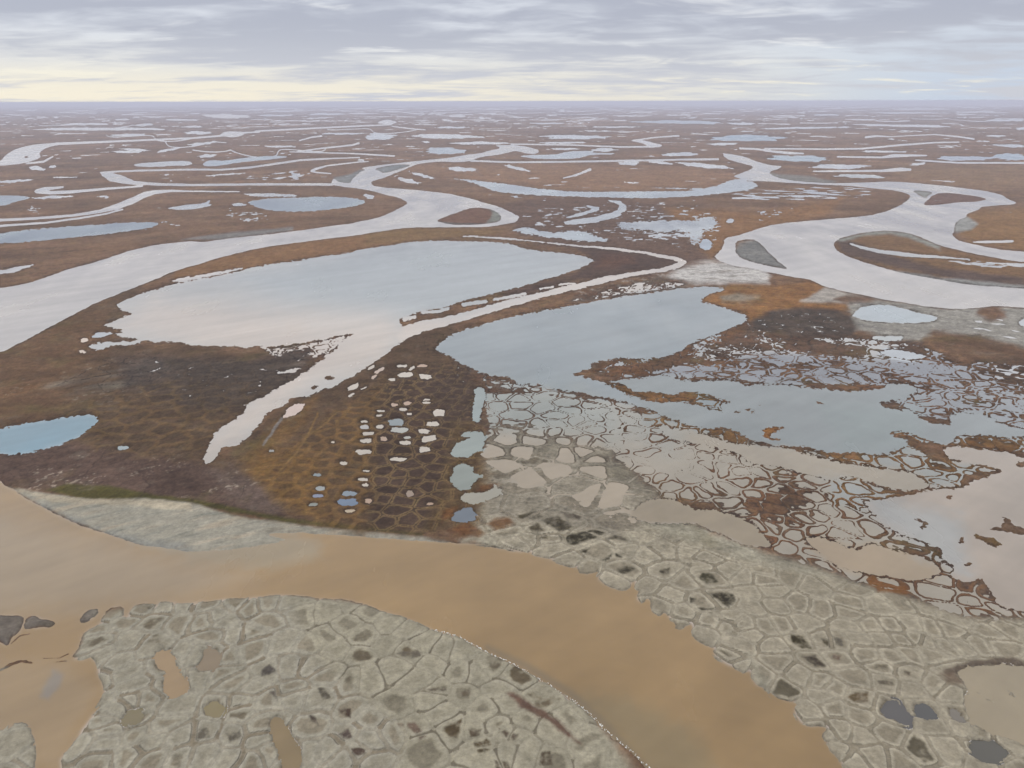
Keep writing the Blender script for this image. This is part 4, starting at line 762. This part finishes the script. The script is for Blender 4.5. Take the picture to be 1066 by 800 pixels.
for P in (T(460, 500, "30 290 150 235 240 300 200 325 120 320"), T(460, 500, "240 250 290 225 370 220 400 250 300 285"), T(460, 500, "0 180 90 150 60 210 0 240"), T(460, 500, "220 40 290 20 330 20 240 70 200 60")):
    paint(P, (118, 76, 40), 3, 2, .85)
paint(T(866, 500, "190 520 240 535 320 570 380 580 440 610 400 640 330 630 260 620 200 580"), (132, 88, 50), 2.5, 2, .95)
paint(T(866, 500, "540 570 610 590 700 640 720 690 640 680 560 640"), (110, 84, 66), 3, 3, .7); paint(T(866, 650, "620 270 690 235 800 210 1000 190 1066 220 1066 240 880 230 760 238 700 265 650 300"), (104, 88, 74), 2, 2, .85)
paint(T(866, 650, "600 285 690 280 740 340 720 350 640 330"), (112, 92, 74), 3, 2, .8)
paint(ISLE_E, (116, 88, 56), 1.2, .5, 1); paint(ISLE_F, (112, 86, 66), 1.2, .5, 1); paint(HOOK, (150, 100, 52), 1.2, .5, 1)

# ------------------------------------------------------------------ wet soil and cut-bank shade painted dark along the banks
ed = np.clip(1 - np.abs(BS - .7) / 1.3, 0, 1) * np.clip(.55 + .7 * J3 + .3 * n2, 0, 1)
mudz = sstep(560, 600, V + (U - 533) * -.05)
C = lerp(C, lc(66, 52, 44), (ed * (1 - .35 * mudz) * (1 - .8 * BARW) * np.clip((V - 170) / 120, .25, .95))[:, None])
# fine grain of sedge and moss, silt streaks
g1 = wn(2.6, 3, 811, .7); g2 = lp(5.5, 3, 821, .75, stretch=1.4); g3 = wn(11, 3, 831, .6)
g4 = lp(15, 4, 841, .65, stretch=2.6)
soft = (1 - .62 * mudz) * (1 - .75 * BARW)
C *= np.clip(1 + soft * (.17 * g1 + .24 * g2 + .13 * g3 + .2 * g4), .4, 1.9)[:, None]
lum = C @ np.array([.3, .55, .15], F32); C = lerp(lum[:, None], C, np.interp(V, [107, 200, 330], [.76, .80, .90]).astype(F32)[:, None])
veg = (C[:, 0] > C[:, 2] * 2.3)
C[:, 1] *= np.where(veg, 1.03 + .06 * n4, 1); C = np.clip(C, .01, .75)
Z += (NEARW * (.05 * g1 + .06 * g3)).astype(F32) * (Z > .15)

# ------------------------------------------------------------------ water colours
tb = BS < 2.5
cols = np.array([b['col'] for b in BODIES])
WCOL[tb] = cols[BID[tb]]
def blur(a, it, r=1):
    a = a.reshape(NR, NA, -1).copy()
    for _ in range(it):
        a[1:-1] = (a[:-2] + 2 * a[1:-1] + a[2:]) * .25
        a[:, 1:-1] = (a[:, :-2] + 2 * a[:, 1:-1] + a[:, 2:]) * .25
    return a.reshape(N, -1)
small = np.zeros(N, bool)
for bi, b in enumerate(BODIES):
    if b['name'] == 'pond': small |= (BID == bi) & (BS < 3)
wb = blur(WCOL, 14)
WCOL = np.where(small[:, None], WCOL, wb)
def wpaint(P, c, f=12, n=4, a=1.0):
    idx, w = reg(P, f, n)
    WCOL[idx] = lerp(WCOL[idx], srgb(*c, WATER_K), (w * a)[:, None])
wpaint([(110, 340), (160, 310), (260, 320), (330, 325), (400, 325), (420, 345), (400, 380), (330, 400), (210, 490), (200, 470), (300, 380), (200, 365)], (192, 177, 164), 22, 4, .9)
wpaint([(250, 290), (420, 250), (540, 250), (620, 268), (560, 300), (480, 330), (400, 322), (300, 310)], (148, 155, 158), 18, 4, .8)  # cloud reflection painted blue-grey into the upper lake
wpaint([(135, 566), (200, 586), (280, 592), (335, 580), (330, 562), (290, 555), (220, 560)], (146, 136, 116), 9, 5, .6)
wpaint([(600, 725), (650, 725), (720, 760), (800, 830), (720, 830), (660, 790)], (126, 116, 90), 16, 6, .5)
wpaint([(-40, 500), (100, 560), (260, 600), (200, 625), (0, 640), (-60, 600)], (158, 140, 116), 25, 5, .7)
wpaint([(-60, 690), (70, 690), (100, 720), (60, 800), (-60, 740)], (156, 133, 102), 12, 4, .7)
wpaint([(42, 725), (55, 698), (66, 702), (62, 715), (50, 728)], (138, 128, 116), 4, 2, .9)
for s in (S(500, 650, "40 130 3 250 230 4 500 380 4 700 560 4 960 820 4"),):
    idx = window(s, 12); d = sd_stroke(U[idx], V[idx], s); w = sstep(4, -4, d) * .6
    WCOL[idx] = lerp(WCOL[idx], srgb(118, 106, 86, WATER_K), w[:, None])
wpaint([(495, 395), (600, 405), (630, 435), (570, 452), (505, 450)], (132, 138, 134), 22, 5, .75)
wpaint([(600, 405), (720, 440), (700, 470), (620, 450)], (146, 148, 142), 22, 5, .6)
wpaint([(860, 500), (1000, 540), (1010, 600), (960, 580), (900, 530)], (150, 156, 158), 14, 6, .6)
wpaint([(850, 420), (960, 420), (960, 460), (880, 470)], (124, 134, 132), 14, 6, .6)
WCOL *= np.clip(1 + .06 * lp(120, 4, 911, .6, stretch=2) + .035 * lp(26, 4, 921, .65, stretch=4) + .06 * wn(160, 5, 931, .6) + .10 * fbm((X * .6 - Y * .8) / 26, (Y * .6 + X * .8) / 190, 4, 941, .6), .7, 1.3)[:, None]  # wind streaks and cloud reflections painted into the water colour
WCOL = np.clip(WCOL, .01, .8)

# ------------------------------------------------------------------ materials
def material(name): 
    m = bpy.data.materials.new(name); m.use_nodes = True; nt = m.node_tree
    return m, nt, nt.nodes['Principled BSDF']
def ground_mat():
    m, nt, bs = material('ground_cover'); nd, ln = nt.nodes, nt.links
    at = nd.new('ShaderNodeAttribute'); at.attribute_name = 'albedo'
    geo = nd.new('ShaderNodeNewGeometry')
    def noise(sc, det, rough):
        n = nd.new('ShaderNodeTexNoise'); n.inputs['Scale'].default_value = sc; n.inputs['Detail'].default_value = det; n.inputs['Roughness'].default_value = rough
        ln.new(geo.outputs['Position'], n.inputs['Vector']); return n
    a, b = noise(.55, 5, .7), noise(.11, 6, .65)
    def rng_(n, lo, hi, f0=.3, f1=.7):
        r = nd.new('ShaderNodeMapRange'); r.inputs['From Min'].default_value = f0; r.inputs['From Max'].default_value = f1; r.inputs['To Min'].default_value = lo; r.inputs['To Max'].default_value = hi
        ln.new(n.outputs['Fac'], r.inputs['Value']); return r
    ra, rb = rng_(a, .78, 1.22), rng_(b, .84, 1.16)
    mu = nd.new('ShaderNodeMath'); mu.operation = 'MULTIPLY'; ln.new(ra.outputs[0], mu.inputs[0]); ln.new(rb.outputs[0], mu.inputs[1])
    vm = nd.new('ShaderNodeVectorMath'); vm.operation = 'SCALE'; ln.new(at.outputs['Color'], vm.inputs[0]); ln.new(mu.outputs[0], vm.inputs['Scale'])
    ln.new(vm.outputs[0], bs.inputs['Base Color'])
    bs.inputs['Roughness'].default_value = 1.0; bs.inputs['Specular IOR Level'].default_value = .04
    bp = nd.new('ShaderNodeBump'); bp.inputs['Strength'].default_value = .5; bp.inputs['Distance'].default_value = .35
    ln.new(a.outputs['Fac'], bp.inputs['Height']); ln.new(bp.outputs[0], bs.inputs['Normal'])
    return m
def water_mat():
    m, nt, bs = material('silty_water'); nd, ln = nt.nodes, nt.links
    at = nd.new('ShaderNodeAttribute'); at.attribute_name = 'albedo'
    geo = nd.new('ShaderNodeNewGeometry')
    n = nd.new('ShaderNodeTexNoise'); n.inputs['Scale'].default_value = .012; n.inputs['Detail'].default_value = 5; n.inputs['Roughness'].default_value = .6
    mp = nd.new('ShaderNodeMapping'); mp.inputs['Rotation'].default_value = (0, 0, .6); mp.inputs['Scale'].default_value = (1, .35, 1)
    ln.new(geo.outputs['Position'], mp.inputs['Vector']); ln.new(mp.outputs[0], n.inputs['Vector'])
    r = nd.new('ShaderNodeMapRange'); r.inputs['From Min'].default_value = .35; r.inputs['From Max'].default_value = .65; r.inputs['To Min'].default_value = .06; r.inputs['To Max'].default_value = .30
    ln.new(n.outputs['Fac'], r.inputs['Value']); ln.new(r.outputs[0], bs.inputs['Roughness'])
    r2_ = nd.new('ShaderNodeMapRange'); r2_.inputs['From Min'].default_value = .3; r2_.inputs['From Max'].default_value = .7; r2_.inputs['To Min'].default_value = .88; r2_.inputs['To Max'].default_value = 1.12  # wind-streak brightness put into the base colour
    ln.new(n.outputs['Fac'], r2_.inputs['Value'])
    vm = nd.new('ShaderNodeVectorMath'); vm.operation = 'SCALE'; ln.new(at.outputs['Color'], vm.inputs[0]); ln.new(r2_.outputs[0], vm.inputs['Scale'])
    ln.new(vm.outputs[0], bs.inputs['Base Color']); bs.inputs['IOR'].default_value = 1.33
    return m
GM, WM = ground_mat(), water_mat()

# ------------------------------------------------------------------ meshes cut from the sheet
COL = bpy.context.scene.collection
VI = np.arange(N, dtype=np.int64).reshape(NR, NA)
QA, QB, QC, QD = VI[:-1, :-1].ravel(), VI[:-1, 1:].ravel(), VI[1:, 1:].ravel(), VI[1:, :-1].ravel()
P3 = np.stack([X, Y, np.zeros(N)], 1).astype(F32)
def sheet(name, cells, zz, colr, mat, smooth=True):
    quads = np.stack([QD[cells], QC[cells], QB[cells], QA[cells]], 1)
    used = np.zeros(N, bool); used[quads.ravel()] = True
    remap = np.cumsum(used) - 1
    vi = np.nonzero(used)[0]
    co = P3[vi].copy(); co[:, 2] = zz[vi] if zz is not None else 0.0
    me = bpy.data.meshes.new(name)
    nf = len(quads)
    me.vertices.add(len(vi)); me.vertices.foreach_set('co', co.ravel())
    me.loops.add(nf * 4); me.loops.foreach_set('vertex_index', remap[quads].astype(np.int32).ravel())
    me.polygons.add(nf); me.polygons.foreach_set('loop_start', np.arange(0, nf * 4, 4, dtype=np.int32))
    me.update(calc_edges=True)
    me.polygons.foreach_set('use_smooth', np.full(nf, smooth))
    at = me.attributes.new('albedo', 'FLOAT_COLOR', 'POINT')
    at.data.foreach_set('color', np.concatenate([colr[vi], np.ones((len(vi), 1), F32)], 1).astype(F32).ravel())
    me.materials.append(mat)
    o = bpy.data.objects.new(name, me); COL.objects.link(o)
    return o
def tag(o, kind=None, label=None, cat=None, group=None):
    if kind: o['kind'] = kind
    if label: o['label'] = label
    if cat: o['category'] = cat
    if group: o['group'] = group
    return o

# land, with the islands and bars cut out as objects of their own
LANDS = [('river_island', ISL_A, "teardrop island with brown top and grey sandy end in the left meander", 'island', 1.5), ('river_island', ISL_B, "large brown island with a chain of white pools inside the right meander", 'island', 1.5),
         ('river_island', ISL_C, "reddish-brown triangular island near the fork of the right meander", 'island', 1.2), ('sandbar', ISL_D, "small grey wedge-shaped bar beside the reddish-brown triangular island", 'sandbar', 1.0),
         ('sandbar', BAR_B, "grey triangular mud bar in the wide bend of the right meander", 'sandbar', 1.5), ('sandbar', BAR_A, "narrow blue-grey bar in the upper reach of the left meander", 'sandbar', 1.2),
         ('sandbar', BARP, "long pale streaked sandbar sloping into the muddy river below the green bank", 'sandbar', 1.0),
         ('mud_flat', MUDL, "broad grey mud flat split into plates in the bend of the muddy river", 'mud flat', 6), ('islet', STRIP, "ochre grassy strip reaching into the long grey-blue shallow lake", 'islet', 1.5),
         ('islet', HOOK, "small orange hook-shaped islet at the end of the dark polygon row", 'islet', 1.5), ('islet', ISLE_E, "small olive-brown islet alone in the pinkish-tan pool", 'islet', 1.5), ('islet', ISLE_F, "ragged brown islet at the right edge of the pinkish-tan pool", 'islet', 1.5),
         ('mud_islet', MUD_ISLETS[0], "dark streaked mud islet cut by the left edge of the muddy river", 'islet', 2), ('mud_islet', MUD_ISLETS[1], "dark mud islet with a round pale tip in the muddy river", 'islet', 1.5), ('mud_islet', MUD_ISLETS[2], "tilted oval mud islet standing alone in the muddy river", 'islet', 1.5)]
LID = np.zeros(N, np.int16)
for i, (nm, P, l, c, m) in enumerate(LANDS):
    idx = window(P, m + 2)
    d = sd_poly(U[idx], V[idx], P)
    k = idx[d < m]
    LID[k[LID[k] == 0]] = i + 1
LQ = LID[QA]
SANDS = {0: [('sand_shore', T(400, 160, "580 300 640 330 655 355 640 378 560 392 590 360 600 330"), 'grey sandy end')],
         1: [('sand_shore', T(866, 160, "-20 480 200 425 320 415 420 430 600 505 600 535 420 470 320 450 180 460 30 495"), 'grey sandy upper shore'), ('sand_shore', T(866, 160, "280 640 600 690 1066 735 1500 780 1500 830 1066 780 700 745 400 690"), 'grey sandy lower shore')],
         6: [('wet_shore', T(0, 480, "60 165 200 230 500 365 780 440 1066 480 1066 600 780 520 500 420 200 275 40 160"), 'wet blue-grey lower edge')]}
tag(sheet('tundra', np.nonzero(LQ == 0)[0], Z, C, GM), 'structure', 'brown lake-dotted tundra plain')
for i, (nm, P, l, c, m) in enumerate(LANDS):
    cells = np.nonzero(LQ == i + 1)[0]
    if not len(cells): continue
    kids = []
    for pn, pp, pl in SANDS.get(i, ()):
        near = np.zeros(N, bool); wi = window(pp, 2); near[wi] = sd_poly(U[wi], V[wi], pp) < 0
        inside = near[QA[cells]]
        if inside.any(): kids.append((pn, cells[inside], pl)); cells = cells[~inside]
    if kids:
        o = bpy.data.objects.new(nm, None); COL.objects.link(o); tag(o, 'thing', l, c)
        kids.insert(0, ('dry_sand' if nm == 'sandbar' else 'tundra_top', cells, None))
        q_ = to_ground(*np.mean(P, 0)); o.location = (q_[0], q_[1], 0)
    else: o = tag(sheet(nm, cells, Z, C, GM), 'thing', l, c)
    for pn, pc, pl in kids:
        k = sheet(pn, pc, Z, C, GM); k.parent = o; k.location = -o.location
        if pl: k['label'] = pl

# water: every cell that dips below the water level belongs to one body
zmin = np.minimum(np.minimum(Z[QA], Z[QB]), np.minimum(Z[QC], Z[QD]))
wet = (zmin < .02).reshape(NR - 1, NA - 1)
w2 = wet.copy()
w2[1:] |= wet[:-1]; w2[:-1] |= wet[1:]; w2[:, 1:] |= wet[:, :-1]; w2[:, :-1] |= wet[:, 1:]
wet = w2.ravel()
own = np.where((BS[QA] < 2.5) | ((BS[QA] < 7) & (BASIN[QA] == 0)), BID[QA], -1 - np.maximum(BASIN[QA], 1).astype(np.int32))
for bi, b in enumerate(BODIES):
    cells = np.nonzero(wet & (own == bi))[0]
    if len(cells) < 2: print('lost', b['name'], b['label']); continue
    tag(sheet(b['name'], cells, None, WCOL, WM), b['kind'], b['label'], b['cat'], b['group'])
for k, nm, l in ((1, 'floodwater', 'shallow water standing in the rimmed polygons'), (2, 'floodwater', 'shallow water among low hummocks'), (3, 'thaw_water', 'countless thaw ponds on the far plain')):
    cells = np.nonzero(wet & (own == -1 - k))[0]
    if len(cells): tag(sheet(nm, cells, None, WCOL, WM), 'stuff', l)

# the rest of the plain, outside the surveyed sector
def coarse_ground():
    me = bpy.data.meshes.new('ground')
    az = np.concatenate([np.linspace(AZMAX, 2 * math.pi - AZMAX, 90)])
    rr = np.concatenate([[1.0, 40, 90, 150], np.geomspace(R[-1], R[0], 40)])
    vs, fs = [], []
    for r in rr:
        for a in az: vs.append((r * math.sin(a), r * math.cos(a), -.02))
    n = len(az)
    for i in range(len(rr) - 1):
        for j in range(n - 1): fs.append((i * n + j, (i + 1) * n + j, (i + 1) * n + j + 1, i * n + j + 1))
    b = len(vs); a2 = np.linspace(-AZMAX, AZMAX, 40)
    rs = [1.0, 60, 120, R[-1]]
    for r in rs:
        for a in a2: vs.append((r * math.sin(a), r * math.cos(a), -.02))
    for i in range(len(rs) - 1):
        for j in range(39): fs.append((b + i * 40 + j, b + (i + 1) * 40 + j, b + (i + 1) * 40 + j + 1, b + i * 40 + j + 1))
    me.from_pydata(vs, [], [f[::-1] for f in fs]); me.update()
    at = me.attributes.new('albedo', 'FLOAT_COLOR', 'POINT')
    c = lc(122, 104, 84); at.data.foreach_set('color', np.tile(np.array([*c, 1], F32), len(vs)))
    me.materials.append(GM)
    o = bpy.data.objects.new('ground', me); COL.objects.link(o); tag(o, 'structure', 'brown tundra ground outside the surveyed delta')
coarse_ground()

# foam along the front bank of the mud flat
def foam():
    m, nt, bs = material('foam'); bs.inputs['Base Color'].default_value = (.74, .74, .72, 1); bs.inputs['Roughness'].default_value = .6
    ray_to_ground = to_ground
    line = T(400, 630, "275 138 330 152 400 170 440 192 490 220 530 240") + T(500, 650, "60 168 150 205 250 262 380 337 500 412 560 455 620 510 700 590 780 660 850 715 940 800 1050 920")
    pts = [ray_to_ground(*p) for p in line]
    vs, fs = [], []
    for (x0, y0), (x1, y1) in zip(pts[:-1], pts[1:]):
        L = math.hypot(x1 - x0, y1 - y0); n = int(L * 2.6)
        for i in range(n):
            if random.random() < .35 + .3 * math.sin(i * .35 + x0): continue
            t = random.random(); x = x0 + (x1 - x0) * t + random.gauss(0, .35); y = y0 + (y1 - y0) * t + random.gauss(0, .35)
            ang = math.atan2(y1 - y0, x1 - x0) + random.gauss(0, .4); a, b2, h = random.uniform(.12, .55), random.uniform(.07, .2), random.uniform(.05, .14)
            s = len(vs); vs.append((x, y, .35 + h))
            for k in range(7):
                q = 2 * math.pi * k / 7; rx, ry = a * math.cos(q) * random.uniform(.7, 1.2), b2 * math.sin(q) * random.uniform(.7, 1.2)
                vs.append((x + rx * math.cos(ang) - ry * math.sin(ang), y + rx * math.sin(ang) + ry * math.cos(ang), .05))
            for k in range(7): fs.append((s, s + 1 + k, s + 1 + (k + 1) % 7))
    me = bpy.data.meshes.new('foam'); me.from_pydata(vs, [], fs); me.update(); me.materials.append(m)
    o = bpy.data.objects.new('foam', me); COL.objects.link(o); tag(o, 'stuff', 'broken white line of foam washed along the mud flat')
foam()

# ------------------------------------------------------------------ air
RMAX = float(R[0])
def haze():
    m = bpy.data.materials.new('haze'); m.use_nodes = True; nt = m.node_tree
    nt.nodes.remove(nt.nodes['Principled BSDF'])
    pv = nt.nodes.new('ShaderNodeVolumePrincipled')
    pv.inputs['Color'].default_value = HAZE_COL; pv.inputs['Density'].default_value = HAZE_D; pv.inputs['Anisotropy'].default_value = 0.0
    nt.links.new(pv.outputs[0], nt.nodes['Material Output'].inputs['Volume'])
    s = RMAX + 500; z0, z1 = -3.0, CAM_H + 4
    v = [(x, y, z) for z in (z0, z1) for y in (-s, s) for x in (-s, s)]
    f = [(0, 2, 3, 1), (4, 5, 7, 6), (0, 1, 5, 4), (2, 6, 7, 3), (0, 4, 6, 2), (1, 3, 7, 5)]
    me = bpy.data.meshes.new('haze'); me.from_pydata(v, [], f); me.update(); me.materials.append(m)
    o = bpy.data.objects.new('haze', me); COL.objects.link(o); tag(o, 'stuff', 'pale violet haze over the far plain')
HAZE_COL, HAZE_D = (.78, .78, .92, 1), 6.0e-5
haze()

# ------------------------------------------------------------------ sky and sun
SUN_EL, SUN_AZ = math.radians(62), math.radians(-70)      # behind thin cloud, ahead and to the left
w = bpy.data.worlds.new('World'); bpy.context.scene.world = w; w.use_nodes = True
nt = w.node_tree; nd, ln = nt.nodes, nt.links
for n in list(nd): nd.remove(n)
out = nd.new('ShaderNodeOutputWorld'); tc = nd.new('ShaderNodeTexCoord')
sky = nd.new('ShaderNodeTexSky'); sky.sky_type = 'NISHITA'; sky.sun_disc = False; sky.sun_elevation = SUN_EL; sky.sun_rotation = SUN_AZ
bg1 = nd.new('ShaderNodeBackground'); bg1.inputs['Strength'].default_value = .1; ln.new(sky.outputs[0], bg1.inputs[0])
sx = nd.new('ShaderNodeSeparateXYZ'); ln.new(tc.outputs['Generated'], sx.inputs[0])
def M(op, a, b=None, c=None, clamp=False):
    n = nd.new('ShaderNodeMath'); n.operation = op; n.use_clamp = clamp
    for i, q in enumerate((a, b, c)):
        if q is None: continue
        if isinstance(q, (int, float)): n.inputs[i].default_value = q
        else: ln.new(q, n.inputs[i])
    return n.outputs[0]
def mix(f, a, b):
    n = nd.new('ShaderNodeMix'); n.data_type = 'RGBA'; n.clamp_factor = True
    ln.new(f, n.inputs['Factor'])
    for s, q in ((n.inputs[6], a), (n.inputs[7], b)):
        if isinstance(q, tuple): s.default_value = (*q, 1)
        else: ln.new(q, s)
    return n.outputs[2]
def mr(v, a, b, lo=0., hi=1., smooth=True):
    n = nd.new('ShaderNodeMapRange'); n.interpolation_type = 'SMOOTHSTEP' if smooth else 'LINEAR'
    n.inputs['From Min'].default_value = a; n.inputs['From Max'].default_value = b; n.inputs['To Min'].default_value = lo; n.inputs['To Max'].default_value = hi
    ln.new(v, n.inputs['Value']); return n.outputs[0]
z = M('MAXIMUM', sx.outputs[2], 0.0)
den = M('ADD', z, .085)
px, py = M('DIVIDE', sx.outputs[0], den), M('DIVIDE', sx.outputs[1], den)
cb = nd.new('ShaderNodeCombineXYZ'); ln.new(px, cb.inputs[0]); ln.new(py, cb.inputs[1])
def cloud(sc, det, rough, off, dist=.3, stretch=(1, 1, 1)):
    mp = nd.new('ShaderNodeMapping'); mp.inputs['Location'].default_value = off; mp.inputs['Scale'].default_value = stretch; ln.new(cb.outputs[0], mp.inputs['Vector'])
    n = nd.new('ShaderNodeTexNoise'); n.inputs['Scale'].default_value = sc; n.inputs['Detail'].default_value = det; n.inputs['Roughness'].default_value = rough; n.inputs['Distortion'].default_value = dist
    ln.new(mp.outputs[0], n.inputs['Vector']); return n.outputs['Fac']
c1 = cloud(.8, 7, .55, (5.6, 2.9, 0), .4, (.6, 1, 1)); c2 = cloud(2.2, 5, .55, (7.7, 4.2, 1), .6, (.8, 1, 1)); c4 = cloud(1.1, 6, .55, (2.2, 8.8, 3), .5, (.7, 1, 1)); c3 = cloud(.3, 3, .5, (1.3, 9.1, 2))
el = sx.outputs[2]
dens = M('ADD', M('ADD', M('MULTIPLY', c1, .55), M('MULTIPLY', c2, .25)), M('MULTIPLY', c3, .35))       # about .57 on average
left = mr(sx.outputs[0], .35, -.45)
dk = mr(M('ADD', M('ADD', dens, mr(el, .015, .11, -.03, .03)), M('MULTIPLY', left, mr(el, .07, .14, 0, .07))), .48, .64)
light = mix(mr(el, .0, .09), (.86, .83, .75), (.76, .79, .86))
light = mix(M('MULTIPLY', left, mr(el, .045, .0)), light, (1.0, .93, .77))
light = mix(M('MULTIPLY', mr(sx.outputs[0], .1, .6), mr(el, .12, .02)), light, (.58, .68, .84))
dark = mix(mr(el, .0, .1), (.64, .66, .73), (.47, .49, .58))
cl = mix(dk, light, dark)
cl = mix(M('MULTIPLY', mr(c4, .57, .70), .75), cl, mix(mr(el, .02, .07), (1.0, .95, .80), (.92, .93, .95)))
high = mix(mr(c1, .4, .65), (1.60, 1.63, 1.66), (1.26, 1.29, 1.34))
cl = mix(mr(el, .14, .30), cl, high)
bg2 = nd.new('ShaderNodeBackground'); ln.new(cl, bg2.inputs[0]); bg2.inputs['Strength'].default_value = 1.0
ms = nd.new('ShaderNodeMixShader'); ms.inputs[0].default_value = .9
ln.new(bg1.outputs[0], ms.inputs[1]); ln.new(bg2.outputs[0], ms.inputs[2]); ln.new(ms.outputs[0], out.inputs[0])
sl = bpy.data.lights.new('sun', 'SUN'); sl.energy = .8; sl.angle = math.radians(20); sl.color = (1, .95, .87)
so = bpy.data.objects.new('sun', sl); COL.objects.link(so)
so.rotation_euler = (math.pi / 2 - SUN_EL, 0, math.pi - SUN_AZ)

# ------------------------------------------------------------------ camera
cam = bpy.data.cameras.new('camera'); cam.sensor_width = 36; cam.lens = FOC / 1066 * 36; cam.clip_start = 1; cam.clip_end = 400000
co = bpy.data.objects.new('camera', cam); COL.objects.link(co)
co.matrix_world = Matrix.Translation((0, 0, CAM_H)) @ Matrix.Rotation(math.pi / 2 - PITCH, 4, 'X') @ Matrix.Rotation(-ROLL, 4, 'Z')
sc = bpy.context.scene; sc.camera = co
sc.render.engine = 'CYCLES'
sc.view_settings.view_transform = 'Standard'; sc.view_settings.look = 'None'; sc.view_settings.exposure = 0; sc.view_settings.gamma = 1
sc.cycles.max_bounces = 5; sc.cycles.volume_bounces = 0; sc.cycles.volume_max_steps = 64
sc.cycles.use_adaptive_sampling = True; sc.cycles.adaptive_threshold = .02
